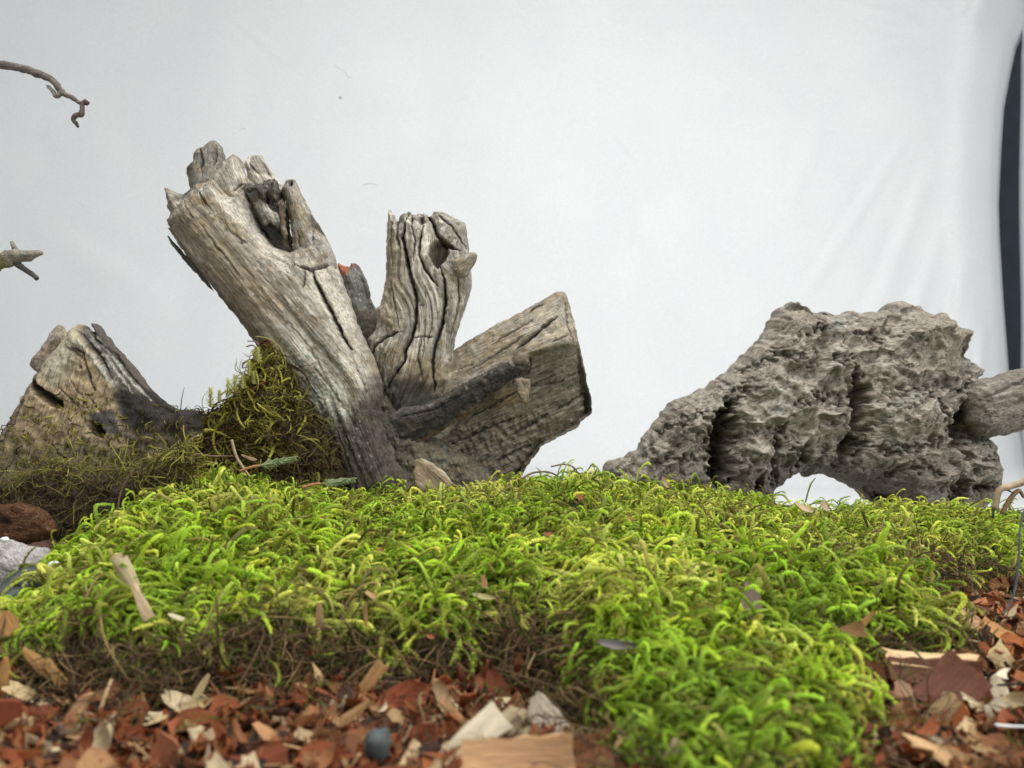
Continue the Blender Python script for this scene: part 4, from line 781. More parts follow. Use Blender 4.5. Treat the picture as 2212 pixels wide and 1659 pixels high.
# ------------------------------------------------------------------ moss strands: prototypes kept in a collection of their own, instanced by geometry nodes
def strand_mesh(name, seed, bend, n=22, branches=0, wob=.18, leaf=1.0, thick=.020):
    r = random.Random(seed); V, T, Cc = [], [], []
    def grow(p, th, ph, L, nseg, bend_, rad):
        pts = []; d = Vector((math.cos(th)*math.cos(ph), math.cos(th)*math.sin(ph), math.sin(th)))
        side = Vector((-math.sin(ph), math.cos(ph), 0)); w1 = r.uniform(-1, 1)*wob
        for i in range(nseg+1):
            pts.append(p.copy()); p = p+d*(L/nseg)
            d = (Matrix.Rotation(bend_/nseg*(1+.4*math.sin(i*.9+seed)), 3, side) @ d)
            d = (Matrix.Rotation(w1*math.sin(i*.36+w1*5)/nseg*5.5, 3, 'Z') @ d).normalized()
        base = len(V); prev = Vector((0, 0, 1)); fr = []
        for i, q in enumerate(pts):
            t = (pts[min(i+1, nseg)]-pts[max(i-1, 0)]).normalized(); a = prev-t*prev.dot(t)
            a = t.orthogonal() if a.length < 1e-3 else a; a.normalize(); prev = a; b = t.cross(a); fr.append((q, t, a, b))
            rr = rad*(1-.6*(i/nseg)**3)*.6
            for k in range(3):
                an = 2*math.pi*k/3; v = q+(a*math.cos(an)+b*math.sin(an))*rr; V.append(v[:]); Cc.append((i/nseg, .3, 0))
        for i in range(nseg):
            for k in range(3):
                A, B, C_, D_ = base+i*3+k, base+i*3+(k+1) % 3, base+(i+1)*3+(k+1) % 3, base+(i+1)*3+k; T.extend([(A, B, C_), (A, C_, D_)])
        for i in range(nseg*2):                         # close-set little leaves
            f = i/(nseg*2); q, t, a, b = fr[min(int(f*nseg), nseg)]
            q = q+t*(L/nseg)*(.5*(i % 2)); taper = (1-.72*f**2.5)*(.55+.45*min(1, f*5))
            for k in range(3):
                an = 2*math.pi*(k+.5*(i % 2)+r.uniform(-.12, .12))/3; o = a*math.cos(an)+b*math.sin(an); s = t.cross(o)
                ll = rad*2.3*taper*r.uniform(.8, 1.2)*leaf; ww = rad*.85*taper*leaf; op = r.uniform(.22, .42)
                tip = q+t*ll*math.cos(op)+o*(rad*.4+ll*math.sin(op)); mid = q+t*ll*.42*math.cos(op)+o*(rad*.6+ll*.42*math.sin(op))
                j = len(V); V.extend([(q+o*rad*.3)[:], (mid+s*ww)[:], tip[:], (mid-s*ww)[:]])
                Cc.extend([(f, .3, 0), (f, .6, 0), (f, 1, 0), (f, .6, 0)]); T.extend([(j, j+1, j+2), (j, j+2, j+3)])
        return fr
    fr = grow(Vector((0, 0, 0)), math.radians(r.uniform(28, 66)), 0, 1.0, n, bend, thick)
    for bI in range(branches):
        q, t, a, b = fr[int(n*(.2+.6*bI/max(1, branches)))]
        sgn = 1 if bI % 2 else -1
        dd = (t+Vector((0, sgn*r.uniform(.5, .9), r.uniform(-.1, .3)))).normalized()
        grow(q, math.asin(max(-1, min(1, dd.z))), math.atan2(dd.y, dd.x), r.uniform(.3, .5), max(6, n//3), bend*.45, thick*.75)
    return np_mesh(name, np.array(V), tris=T, cols={"col": np.array(Cc)}, mat=M_moss, smooth=True)
PROTO = bpy.data.collections.new("moss_strand_kinds")     # never linked to the scene
rp = random.Random(5)
for k in range(12):
    PROTO.objects.link(bpy.data.objects.new("strand%02d" % k, strand_mesh("strand%02d" % k, 100+k, math.radians([130, 170, 200, 230, 260, 300, 160, 210, 150, 240, 340, 185][k]), thick=rp.uniform(.022, .031), leaf=.95, wob=rp.uniform(.3, .9))))
for k in range(4):
    PROTO.objects.link(bpy.data.objects.new("strandb%02d" % k, strand_mesh("strandb%02d" % k, 200+k, math.radians([140, 170, 200, 160][k]), branches=[2, 3, 3, 2][k], thick=.025, leaf=.95, wob=.6)))
PROTO2 = bpy.data.collections.new("dry_strand_kinds")
for k in range(8):
    PROTO2.objects.link(bpy.data.objects.new("dry%02d" % k, strand_mesh("dry%02d" % k, 300+k, math.radians([40, 70, 120, 100, 160, 60, 90, 140][k]), n=14, branches=[0, 2, 1, 0, 3, 0, 2, 0][k], wob=.9, leaf=.5, thick=.019)))

def instancer(name, pos, rot, scale, tint, pick, coll):
    me = bpy.data.meshes.new(name); me.vertices.add(len(pos)); me.vertices.foreach_set("co", np.asarray(pos, np.float32).ravel())
    for nm, ty, fld, val in (("rot", 'FLOAT_VECTOR', "vector", rot), ("size", 'FLOAT_VECTOR', "vector", scale), ("pick", 'INT', "value", pick)):
        a = me.attributes.new(nm, ty, 'POINT'); a.data.foreach_set(fld, np.asarray(val, np.int32 if ty == 'INT' else np.float32).ravel())
    a = me.attributes.new("tint", 'FLOAT_COLOR', 'POINT'); a.data.foreach_set("color", np.c_[tint, np.ones(len(tint))].astype(np.float32).ravel())
    o = bpy.data.objects.new(name, me); COL.objects.link(o)
    ng = bpy.data.node_groups.new(name, 'GeometryNodeTree')
    ng.interface.new_socket("Geometry", in_out='INPUT', socket_type='NodeSocketGeometry'); ng.interface.new_socket("Geometry", in_out='OUTPUT', socket_type='NodeSocketGeometry')
    gi = ng.nodes.new('NodeGroupInput'); go = ng.nodes.new('NodeGroupOutput'); mp = ng.nodes.new('GeometryNodeMeshToPoints')
    io = ng.nodes.new('GeometryNodeInstanceOnPoints'); ci = ng.nodes.new('GeometryNodeCollectionInfo')
    ci.inputs['Collection'].default_value = coll; ci.inputs['Separate Children'].default_value = True; ci.inputs['Reset Children'].default_value = True
    def na(nm, ty):
        n = ng.nodes.new('GeometryNodeInputNamedAttribute'); n.data_type = ty; n.inputs['Name'].default_value = nm; return n.outputs['Attribute']
    L = ng.links.new
    L(gi.outputs[0], mp.inputs['Mesh']); L(mp.outputs[0], io.inputs['Points']); L(ci.outputs[0], io.inputs['Instance']); io.inputs['Pick Instance'].default_value = True
    L(na('pick', 'INT'), io.inputs['Instance Index'])
    er = ng.nodes.new('FunctionNodeEulerToRotation'); L(na('rot', 'FLOAT_VECTOR'), er.inputs[0]); L(er.outputs[0], io.inputs['Rotation'])
    L(na('size', 'FLOAT_VECTOR'), io.inputs['Scale']); L(io.outputs[0], go.inputs[0])
    md = o.modifiers.new("strands", 'NODES'); md.node_group = ng
    return o
def basis_to_euler(X, Y, Z):
    """columns X,Y,Z (N,3) -> XYZ euler"""
    sy = np.sqrt(X[:, 0]**2+X[:, 1]**2)
    return np.stack([np.arctan2(Y[:, 2], Z[:, 2]), np.arctan2(-X[:, 2], sy), np.arctan2(X[:, 1], X[:, 0])], 1)
def orient(n, lean, rng, spread=1.0):
    """n: surface normals; lean: preferred heading; prototype grows along +X rising to +Z"""
    Z = n/np.linalg.norm(n, axis=1, keepdims=True)
    h = rng.normal(size=n.shape)*spread+lean
    X = h-Z*(h*Z).sum(1, keepdims=True); X /= np.maximum(np.linalg.norm(X, axis=1, keepdims=True), 1e-6)
    Y = np.cross(Z, X); return basis_to_euler(X, Y, Z)
def sample_surface(W, Q, Nn, count, rng, weight=None):
    tri = np.concatenate([Q[:, [0, 1, 2]], Q[:, [0, 2, 3]]]); a, b, c = W[tri[:, 0]], W[tri[:, 1]], W[tri[:, 2]]
    ar = np.linalg.norm(np.cross(b-a, c-a), axis=1)*.5; cen = (a+b+c)/3
    if weight is not None: ar = ar*weight(cen, Nn[tri[:, 0]])
    i = rng.choice(len(tri), count, p=ar/ar.sum()); u = rng.random(count); v = rng.random(count); f = u+v > 1; u[f] = 1-u[f]; v[f] = 1-v[f]
    return a[i]+(b-a)[i]*u[:, None]+(c-a)[i]*v[:, None], Nn[tri[i, 0]]

# ------------------------------------------------------------------ moss mat
def gnd(X, Y, z=.13):
    d = (ZC-z)*F/(Y-HY); return ((X-CX)/F*d, d)
front = [gnd(*p) for p in [(-320, 1430), (-120, 1430), (0, 1440), (120, 1480), (300, 1500), (450, 1490), (600, 1462), (740, 1455), (900, 1470), (1010, 1450), (1110, 1460), (1200, 1500), (1270, 1575), (1350, 1680), (1480, 1760), (1700, 1770), (1800, 1700), (1830, 1600), (1835, 1500), (1835, 1445), (1900, 1412), (1985, 1428), (2050, 1412), (2030, 1352), (1985, 1322), (2010, 1290), (2110, 1270), (2250, 1262), (2500, 1250)]]
MOSS = front+[(3.2, 3.0), (3.1, 3.75), (1.2, 3.95), (-.2, 3.9), (-1.3, 3.6), (-1.75, 3.0), (-1.52, 2.62), (-1.42, 2.30), (-1.55, 2.05), (-1.9, 1.9)]
ridge_px = [(-100, 1400), (0, 1352), (60, 1290), (115, 1215), (200, 1140), (260, 1085), (330, 1038), (380, 1022), (440, 1018), (520, 1026), (600, 1046), (700, 1066), (850, 1064), (1000, 1066), (1080, 1046), (1180, 1036), (1260, 1030), (1330, 1046), (1500, 1066), (1620, 1076), (1690, 1108), (1850, 1108), (1890, 1098), (2000, 1100), (2100, 1112), (2212, 1132), (2400, 1150)]
rdep = [(-100, 2.1), (0, 2.15), (110, 2.35), (260, 2.75), (380, 3.05), (600, 3.25), (2400, 3.3)]
def ztop(x, y):
    X = CX+x/np.maximum(y, .3)*F
    Yr = np.interp(X, [p[0] for p in ridge_px], [p[1] for p in ridge_px]); dr = np.interp(X, [p[0] for p in rdep], [p[1] for p in rdep])
    zr = ZC-(Yr-HY)/F*dr-.035
    # falls gently toward the front, drops behind the ridge
    t = np.clip((dr-y)/np.maximum(dr-1.5, .4), -1, 1.3)
    z = np.where(t > 0, zr-(zr-.205)*np.clip(t, 0, 1.2)**1.15, zr-.35*t*t)
    return z
def moss_height(x, y):
    q = np.c_[x, y]; d = seg_dist(q, MOSS, True)[0]; i = inside(q, MOSS); n3 = np.c_[q, np.zeros(len(q))]
    d = np.where(i, d, -d)+.05*fbm(n3*5., 3, 501)
    top = ztop(x, y)+.040*fbm(n3*2.6, 3, 502)*2+.030*fbm(n3*8., 2, 503)*2
    e = np.clip(d/.17, 0, 1); prof = np.sqrt(np.maximum(0, 1-(1-e)**2))
    hollow = .05*np.exp(-(((x-gnd(2000, 1280)[0])/.22)**2+((y-2.6)/.25)**2))
    z = np.where(d > 0, .09+(np.maximum(top, .14)-.09)*prof-hollow*prof, .05)
    return z, d
def grid_mesh(x0, x1, y0, y1, h, fn):
    xs = np.arange(x0, x1, h); ys = np.arange(y0, y1, h); X, Y = np.meshgrid(xs, ys); x, y = X.ravel(), Y.ravel(); z, keep = fn(x, y)
    idx = np.arange(len(x)).reshape(len(ys), len(xs)); Q = np.stack([idx[:-1, :-1], idx[:-1, 1:], idx[1:, 1:], idx[1:, :-1]], -1).reshape(-1, 4)
    Q = Q[keep[Q].all(1)]; W = np.c_[x, y, z]; u = np.zeros(len(W), bool); u[Q.ravel()] = True; m = np.cumsum(u)-1
    return W[u], m[Q]
def mfn(x, y):
    z, d = moss_height(x, y); return z, d > -.02
MW, MQ = grid_mesh(-2.6, 3.2, .95, 4.0, .018, mfn)
MN = vnormals(MW, MQ)
c = np.tile(np.array((.075, .05, .03)), (len(MW), 1)); c = mixc(c, (.065, .085, .018), sst(.1, .4, MN[:, 2]-.5)*.9)
o = link_mesh("moss_mat_soil", np_mesh("moss_mat_soil", MW, MQ, cols={"col": c}, vecs={"grain": MW*60}, mat=M_peat))
tag(o, kind='structure')
rng = np.random.default_rng(77)
def visible_w(cen, n):
    X = CX+cen[:, 0]/cen[:, 1]*F
    inv = (X > -160) & (X < 2380) & (cen[:, 1] < 3.75)
    clump = .22+.78*sst(-.28, .12, fbm(np.c_[cen[:, :2]*8., np.zeros(len(cen))], 2, 661))
    return clump*inv/np.maximum(cen[:, 1], 1.0)**1.15+.02
G_ = np.array
def moss_tints(p, n, d_edge, rng):
    k = len(p); a = fbm(np.c_[p[:, :2]*2.1, np.zeros(k)], 3, 601); b = fbm(np.c_[p[:, :2]*6., np.zeros(k)], 2, 602); r = rng.random(k)
    c = np.tile(G_((.47, .62, .06)), (k, 1)); c = mixc(c, (.80, .82, .22), sst(-.1, .35, a+.5*b+.35*(r-.5))*.68); c = mixc(c, (.30, .46, .05), sst(0, .4, -a+.6*b+.5*(rng.random(k)-.5))*.8)
    far = sst(2.1, 3.1, p[:, 1]); c = mixc(c, (.70, .68, .18), far*.28*rng.random(k))
    br = sst(.68, .88, rng.random(k)+.35*b); c = mixc(c, (.26, .19, .07), br*.75)
    return np.clip(c*(.72+1.1*rng.random(k)**1.4)[:, None], 0, .92)
pt, pn = sample_surface(MW, MQ, MN, 54000, rng, visible_w)
_, de = moss_height(pt[:, 0], pt[:, 1])
rel = (pt[:, 2]-.09)/np.maximum(ztop(pt[:, 0], pt[:, 1])-.09, .03)
brown = sst(.80, .30, rel+.18*fbm(np.c_[pt*7], 2, 611)*2)
hol = np.exp(-(((pt[:, 0]-gnd(2000, 1280)[0])/.20)**2+((pt[:, 1]-2.45)/.2)**2)); brown = np.clip(brown+hol*.9, 0, 1)
# the near tongue stays green almost to its foot
tongue = sst(-.04, .14, pt[:, 0])*sst(1.75, 1.5, pt[:, 1]); brown = brown*(1-.72*tongue)
lipx = sst(-1.15, -.85, pt[:, 0])*sst(.22, -.02, pt[:, 0])
brown = np.clip(brown+sst(.11, .03, de+.16*fbm(pt*3.3, 3, 613))*lipx*.92*(pt[:, 1] < 2.1), 0, 1)
isb = rng.random(len(pt)) < brown
gmask = ~isb
p, n = pt[gmask], pn[gmask]
up_ = np.tile(G_((0, 0, 1.)), (len(p), 1)); nn = n*.75+up_*.25+rng.normal(size=n.shape)*.62
lean = np.tile(G_((.25, -.75, 0.)), (len(p), 1)); lean[:, 0] += .6*np.sin(p[:, 0]*2.3+p[:, 1])
flow = fbm(np.c_[p[:, :2]*5.5, np.zeros(len(p))], 2, 621)*4; lean += np.stack([np.cos(flow*3), np.sin(flow*3), 0*flow], 1)*.8
far = sst(2.0, 3.0, p[:, 1]); size = np.clip(rng.lognormal(0, .33, len(p)), .45, 1.75)*(.140-.030*far)
sc3 = np.stack([size, size, size*(.50-.06*far)], 1)
lit = rng.random(len(p)) < .05; sc3[lit] *= 1.15; sc3 *= (.74+.26*sst(1.2, 2.0, p[:, 1]))[:, None]
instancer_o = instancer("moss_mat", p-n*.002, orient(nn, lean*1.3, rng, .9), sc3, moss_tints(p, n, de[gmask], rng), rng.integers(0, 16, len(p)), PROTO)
tag(instancer_o, "bright green feathery moss mat spread across the whole foreground", "moss", kind='stuff')
# brown dead moss along the undercut front
p, n = pt[isb], pn[isb]
rep = 2; p = np.repeat(p, rep, 0)+rng.normal(size=(len(p)*rep, 3))*.012; n = np.repeat(n, rep, 0)
size = rng.lognormal(0, .35, len(p))*.085; k = len(p); r = rng.random(k)
tint = np.tile(G_((.26, .17, .085)), (k, 1)); tint = mixc(tint, (.55, .38, .18), (r > .82).astype(float)); tint = mixc(tint, (.14, .09, .05), (r < .3).astype(float)); tint = mixc(tint, (.15, .19, .04), ((r > .68) & (r < .8)).astype(float))
lean = np.tile(G_((0, -.4, -.5)), (k, 1))
o = instancer("moss_underside", p, orient(n+rng.normal(size=n.shape)*.5, lean, rng, 1.0), np.stack([size]*3, 1), tint, rng.integers(0, 8, k), PROTO2)
tag(o, "brown dead moss and rootlets along the undercut front of the mat", "moss", kind='stuff')

# ------------------------------------------------------------------ olive moss heaped between log and stump, and on the log's foot
def peat_paint(q, dist, G):
    n = fbm(np.c_[q/10., G[:, 2]/10.], 3, 701); c = np.tile(G_((.095, .074, .046)), (len(q), 1)); return mixc(c, (.21, .17, .10), sst(.1, .4, n)*.7)
heap = carve("mossy_heap", [(310, 1120), (345, 1030), (372, 970), (405, 925), (455, 900), (495, 882), (522, 852), (548, 815), (562, 778), (572, 752), (590, 770), (612, 820), (655, 880), (695, 945), (715, 1000), (735, 1060), (740, 1120)], 3.42, M_peat, R=60, front=.9, paint=peat_paint, seed=71, rough=4, edge=4, g=3.2)
tag(heap, "brown peaty heap under olive moss, between the log and the stump", "moss heap")
HW = PIECES["mossy_heap"]
foot = carve("log_foot_mat", [(-60, 1080), (-60, 1060), (20, 1044), (70, 1024), (110, 995), (165, 1005), (205, 1025), (250, 1015), (310, 1010), (370, 980), (400, 965), (430, 995), (400, 1060), (340, 1110), (280, 1160), (200, 1205), (160, 1200), (110, 1160), (60, 1110)], 2.78, M_peat, R=38, front=.8, paint=peat_paint, seed=73, rough=5, edge=7, g=3.0, shape=lambda q, d_, G: 16*fbm(np.c_[q/40., np.zeros(len(q))], 3, 735)*2)
tag(foot, "dark matted roots and old moss hanging over the log's foot", "root mat")
FW = PIECES["log_foot_mat"]
def olive(k, rng, dark=0.):
    r = rng.random(k); c = np.tile(G_((.32, .28, .05)), (k, 1)); c = mixc(c, (.55, .52, .11), (r > .62).astype(float)); c = mixc(c, (.10, .07, .03), (r < .28+dark).astype(float)); c = mixc(c, (.20, .075, .03), ((r > .28+dark) & (r < .34+dark)).astype(float))
    return c*(.7+.6*rng.random(k))[:, None]
fw = lambda cen, n: (n[:, 1] < .35)*1.0
p, n = sample_surface(*HW, 3600, rng, lambda c_, n_: fw(c_, n_)*(.4+1.2*sst(.45, .8, c_[:, 2]-.1*c_[:, 0])))
k = len(p); size = rng.lognormal(0, .35, k)*.088
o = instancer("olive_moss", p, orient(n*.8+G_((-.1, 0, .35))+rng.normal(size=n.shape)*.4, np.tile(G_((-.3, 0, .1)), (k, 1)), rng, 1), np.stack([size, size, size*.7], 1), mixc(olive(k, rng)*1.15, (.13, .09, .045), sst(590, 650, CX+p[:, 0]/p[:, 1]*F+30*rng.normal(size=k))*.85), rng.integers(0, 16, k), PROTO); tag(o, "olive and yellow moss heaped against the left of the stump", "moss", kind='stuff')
p, n = sample_surface(*HW, 1800, rng, fw); k = len(p); size = rng.lognormal(0, .4, k)*.085
o = instancer("dry_moss", p, orient(n*.7+rng.normal(size=n.shape)*.5, np.tile(G_((-.3, 0, -.5)), (k, 1)), rng, 1), np.stack([size, size, size], 1), mixc(olive(k, rng, .3), (.16, .11, .06), np.full(k, .3)), rng.integers(0, 8, k), PROTO2); tag(o, "dry brown moss stems tangled through the heap beside the stump", "moss", kind='stuff')
p, n = sample_surface(*FW, 3000, rng, lambda c_, n_: fw(c_, n_)*(.35+sst(.35, .62, c_[:, 2]))); k = len(p); size = rng.lognormal(0, .4, k)*.06
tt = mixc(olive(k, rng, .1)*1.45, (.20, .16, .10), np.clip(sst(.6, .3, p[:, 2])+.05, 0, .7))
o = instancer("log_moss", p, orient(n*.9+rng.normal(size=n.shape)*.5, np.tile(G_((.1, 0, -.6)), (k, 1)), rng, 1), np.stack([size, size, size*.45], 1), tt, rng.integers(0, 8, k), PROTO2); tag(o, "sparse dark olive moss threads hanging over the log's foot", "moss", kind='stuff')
LW = PIECES["log_body"]
zt = ZC-(905-HY)/F*LD
p, n = sample_surface(*LW, 1000, rng, lambda c_, n_: fw(c_, n_)*sst(zt+.13, zt-.06, c_[:, 2]+.12*fbm(c_*4, 2, 5)*2)); k = len(p); size = rng.lognormal(0, .3, k)*.05
o = instancer("log_face_moss", p, orient(n+rng.normal(size=n.shape)*.4, np.tile(G_((0, 0, .2)), (k, 1)), rng, 1), np.stack([size, size, size], 1), olive(k, rng)*1.1, rng.integers(0, 16, k), PROTO); tag(o, "short olive moss tufts creeping up the tan face of the cut log", "moss", kind='stuff')
# ------------------------------------------------------------------ wood chip bed
def bed_z(x, y):
    n3 = np.c_[x, y, np.zeros(len(x))]
    z = .115+.018*fbm(n3*3., 3, 801)*2+.01*fbm(n3*12., 2, 802)*2
    yb = 1.3*sst(-.8, -1.5, x); e = sst(3.35+yb, 2.9+yb, y)*sst(3.6, 3.0, x); return z*e-.01*(1-e)  # dark bed carried back at left, standing in for shade under the log
BW, BQ = grid_mesh(-3.6, 3.6, .55, 4.7, .03, lambda x, y: (bed_z(x, y), np.ones(len(x), bool)))
M_bed = plain_mat("chip_dust", (.085, .035, .018), nscale=22, var=.6, bump=.8, dist=.03, col2=(.17, .075, .04))
tag(link_mesh("chip_bed_ground", np_mesh("chip_bed_ground", BW, BQ, mat=M_bed)), kind='structure')

def slab(name, outline_fn, bend, twist, thick, nu=8, nv=4, seed=0, mat=None, rag=.12, cup=0.):
    """flake, shaving or splinter: a solid strip along X of unit length, bent, twisted and cupped"""
    r = random.Random(seed); V = []
    for side in (1, -1):
        for i in range(nu+1):
            u = i/nu; w0, w1, off = outline_fn(u, r)
            for j in range(nv+1):
                v = j/nv*2-1; uu = u
                if i in (0, nu): uu = u+(r.uniform(-1, 1)*rag if side == 1 else 0)
                yv = lerp(w0, w1, (v+1)/2)+off
                x = (uu-.5); th = bend*x
                if abs(bend) > 1e-3: R_ = 1/bend; px, pz = R_*math.sin(th), R_*(1-math.cos(th))
                else: px, pz = x, 0
                tk = thick*.5*side*(.35 if j in (0, nv) else 1)
                a = twist*x; zz = cup*(v*v)*.5
                px -= tk*math.sin(th)*.0
                V.append((px+(-math.sin(th))*tk, yv*math.cos(a)-zz*math.sin(a), pz+tk*math.cos(th)+yv*math.sin(a)+zz))
    n = (nu+1)*(nv+1)
    for k in range(n):                                    # both faces share the ragged outline in plan
        i = k//(nv+1)
        if i in (0, nu): a = V[k]; b = V[k+n]; V[k+n] = (a[0], b[1], b[2]-(0))
    Q = []
    g = lambda s, i, j: s*n+i*(nv+1)+j
    for i in range(nu):
        for j in range(nv):
            Q.append((g(0, i, j), g(0, i+1, j), g(0, i+1, j+1), g(0, i, j+1))); Q.append((g(1, i, j), g(1, i, j+1), g(1, i+1, j+1), g(1, i+1, j)))
        Q.append((g(0, i, 0), g(1, i, 0), g(1, i+1, 0), g(0, i+1, 0))); Q.append((g(0, i, nv), g(0, i+1, nv), g(1, i+1, nv), g(1, i, nv)))
    for j in range(nv):
        Q.append((g(0, 0, j), g(0, 0, j+1), g(1, 0, j+1), g(1, 0, j))); Q.append((g(0, nu, j), g(1, nu, j), g(1, nu, j+1), g(0, nu, j+1)))
    me = np_mesh(name, V, Q, mat=mat, smooth=True); me.set_sharp_from_angle(angle=math.radians(38)); return me
def f_oval(asp, pw=.6):
    return lambda u, r: ((-asp*max(.08, math.sin(math.pi*min(max(u, .03), .97)))**pw*(1+r.uniform(-.1, .1))), asp*max(.08, math.sin(math.pi*min(max(u, .03), .97)))**pw*(1+r.uniform(-.1, .1)), 0)
def f_trap(a, b): return lambda u, r: (-lerp(a, b, u)*(1+r.uniform(-.12, .12)), lerp(a, b, u)*(1+r.uniform(-.12, .12)), 0)
KINDS = [("flake", f_oval(.30), .5, .2, .05, .04, .1), ("flake", f_oval(.22, .5), .9, .4, .05, .04, .2), ("flake", f_trap(.30, .18), .3, .1, .07, .05, .0), ("flake", f_trap(.22, .26), .5, .3, .06, .05, .1),
         ("flake", f_oval(.36, .4), .6, .0, .05, .05, .25), ("flake", f_trap(.12, .30), .8, .3, .05, .06, .1),
         ("shaving", f_oval(.16, .35), 2.4, .8, .030, .08, .1), ("shaving", f_trap(.14, .10), 3.4, 1.2, .028, .08, .05), ("shaving", f_oval(.20, .3), 1.7, -.9, .03, .08, .15), ("shaving", f_trap(.2, .1), 1.2, 1.6, .03, .10, .1),
         ("splinter", f_oval(.05, .4), .3, .2, .05, .03, 0), ("splinter", f_trap(.05, .02), .6, .4, .04, .03, 0), ("splinter", f_trap(.03, .06), -.3, .2, .05, .03, 0)]
CH = bpy.data.collections.new("loose_chip_kinds"); CMESH = []
for k, (nm, fn, bd, twi, th, rg, cu) in enumerate(KINDS):
    CMESH.append(slab("chip%02d" % k, fn, bd, twi, th, seed=900+k, mat=M_chip, rag=rg, cup=cu, nu=7 if nm != "splinter" else 5, nv=3 if nm != "splinter" else 2))
    CH.objects.link(bpy.data.objects.new("chip_kind%02d" % k, slab("chipi%02d" % k, fn, bd, twi, th, seed=900+k, mat=M_chipI, rag=rg, cup=cu, nu=5, nv=2)))
RED = [(.32, .13, .05), (.26, .10, .04), (.44, .19, .08), (.40, .125, .040), (.33, .092, .030), (.26, .072, .026), (.47, .165, .055), (.22, .062, .024), (.36, .12, .045)]
TAN = [(.56, .36, .17), (.64, .46, .25), (.48, .28, .13), (.70, .55, .34), (.52, .27, .12)]
# stuff: small chips too many to count
rng = np.random.default_rng(5)
def outside_moss(x, y, m=-.03):
    q = np.c_[x, y]; d = seg_dist(q, MOSS, True)[0]; i = inside(q, MOSS); return np.where(i, -d, d) > m
def pick_spots(k, ymin=.85, ymax=3.3, pw=1.0):
    out = np.zeros((0, 2))
    while len(out) < k:
        y = ymin+(ymax-ymin)*rng.random(k*3)**1.4; X = rng.uniform(-160, 2400, k*3); x = (X-CX)/F*y
        ok = outside_moss(x, y); out = np.concatenate([out, np.c_[x, y][ok]])
    return out[:k]
s = pick_spots(7500); x, y = s[:, 0], s[:, 1]; k = len(s); z = bed_z(x, y)+rng.uniform(-.012, .02, k)
nn = np.c_[rng.normal(size=(k, 2))*.7, np.ones(k)]; lean = np.zeros((k, 3)); size = np.clip(rng.lognormal(0, .45, k), .3, 1.7)*.047
r = rng.random(k); cols = G_(RED[3:6]+RED[:3]+TAN+[(.05, .028, .02), (.10, .05, .03)]); ci = np.where(r < .60, rng.integers(0, 6, k), np.where(r < .82, 6+rng.integers(0, 5, k), 11+rng.integers(0, 2, k)))
o = instancer("fine_chips", np.c_[x, y, z], orient(nn, lean, rng, 1), np.stack([size]*3, 1), cols[ci]*(.58+.4*rng.random(k))[:, None], np.where(rng.random(k) < .4, rng.integers(6, 13, k), rng.integers(0, 13, k)), CH)
tag(o, "fine reddish wood crumbs filling the gaps between the larger chips", "wood chips", kind='stuff')

ee = pick_spots(5200, .95, 2.7); de_ = seg_dist(ee, MOSS, True)[0]; ee = ee[(de_ < .30*rng.random(len(ee))**1.5+.02)]; k = len(ee); r = rng.random(k)
tint = np.tile(G_((.20, .13, .07)), (k, 1)); tint = mixc(tint, (.50, .36, .18), (r > .75).astype(float)); tint = mixc(tint, (.22, .30, .05), (r < .18).astype(float)); tint = mixc(tint, (.08, .05, .03), ((r > .3) & (r < .5)).astype(float))
size = rng.lognormal(0, .4, k)*.07
o = instancer("loose_moss_threads", np.c_[ee, bed_z(ee[:, 0], ee[:, 1])+rng.uniform(.005, .035, k)], orient(np.c_[rng.normal(size=(k, 2))*.6, np.ones(k)], np.zeros((k, 3)), rng, 1), np.stack([size, size, size*.6], 1), tint, rng.integers(0, 8, k), PROTO2)
tag(o, "loose brown and green moss threads strewn over the chips along the mat's edge", "moss", kind='stuff')
GRP = "loose wood chips of the bedding"
def chip(kind, loc, rot, size, color, name, label, group=GRP, parent=None, cat=None):
    o = bpy.data.objects.new(name, CMESH[kind]); COL.objects.link(o); o.location = loc; o.rotation_euler = rot
    o.scale = size if isinstance(size, tuple) else (size, size, size); o.color = (*color, 1)
    return tag(o, label, cat or ("shaving" if "shaving" in name else "wood chip"), group)
# hand-placed ones first: (X, Y, length px, angle deg clockwise in the picture, kind, colour, aspect, lift, name, label)
KEEPOUT = [(1118, 1640, 260), (1020, 1600, 160), (816, 1608, 120), (816, 1570, 60)]
def placed(X, Y, Lp, ang, kind, color, wide=1.0, d=None, name="wood_chip", label="", tilt=58, lift=0.0, roll=0.0, thick=1.0, group=None):
    if d is None: d = (ZC-.158-lift)*F/(Y-HY)
    loc = Vector(P(X, Y, d)); L = Lp*d/F; a = -math.radians(ang); KEEPOUT.append((X, Y, Lp))
    # local X along the picture direction, face tilted toward the viewer
    X_ = Vector((math.cos(a), 0, math.sin(a))); t = math.radians(tilt)
    Zf = Vector((0, -math.sin(t), math.cos(t)))
    Z_ = (Zf-X_*Zf.dot(X_)).normalized(); Y_ = Z_.cross(X_)
    m = Matrix((X_, Y_, Z_)).transposed() @ Matrix.Rotation(roll, 3, 'X')
    return chip(kind, loc, m.to_euler(), (L, L*wide, L*thick), color, name, label, group)
R1, R2, R3 = (.40, .125, .055), (.34, .098, .045), (.26, .075, .036); T1, T2, T3, T4 = (.62, .42, .20), (.72, .58, .36), (.50, .30, .14), (.80, .70, .50)
placed(1118, 1645, 235, -3, 3, (.52, .30, .15), .85, 1.13, name="bark_sheet", label="broad flat tan veneer piece lying at the bottom centre edge", tilt=62)
placed(1010, 1600, 190, -38, 12, T4, 3.2, 1.19, "pale_splinter", "long pale splinter slanting up beside the broad tan veneer", tilt=50)
placed(1045, 1585, 180, -35, 11, T2, 3.2, 1.22, "pale_splinter", "long cream splinter lying behind the palest one, bottom centre", tilt=50)
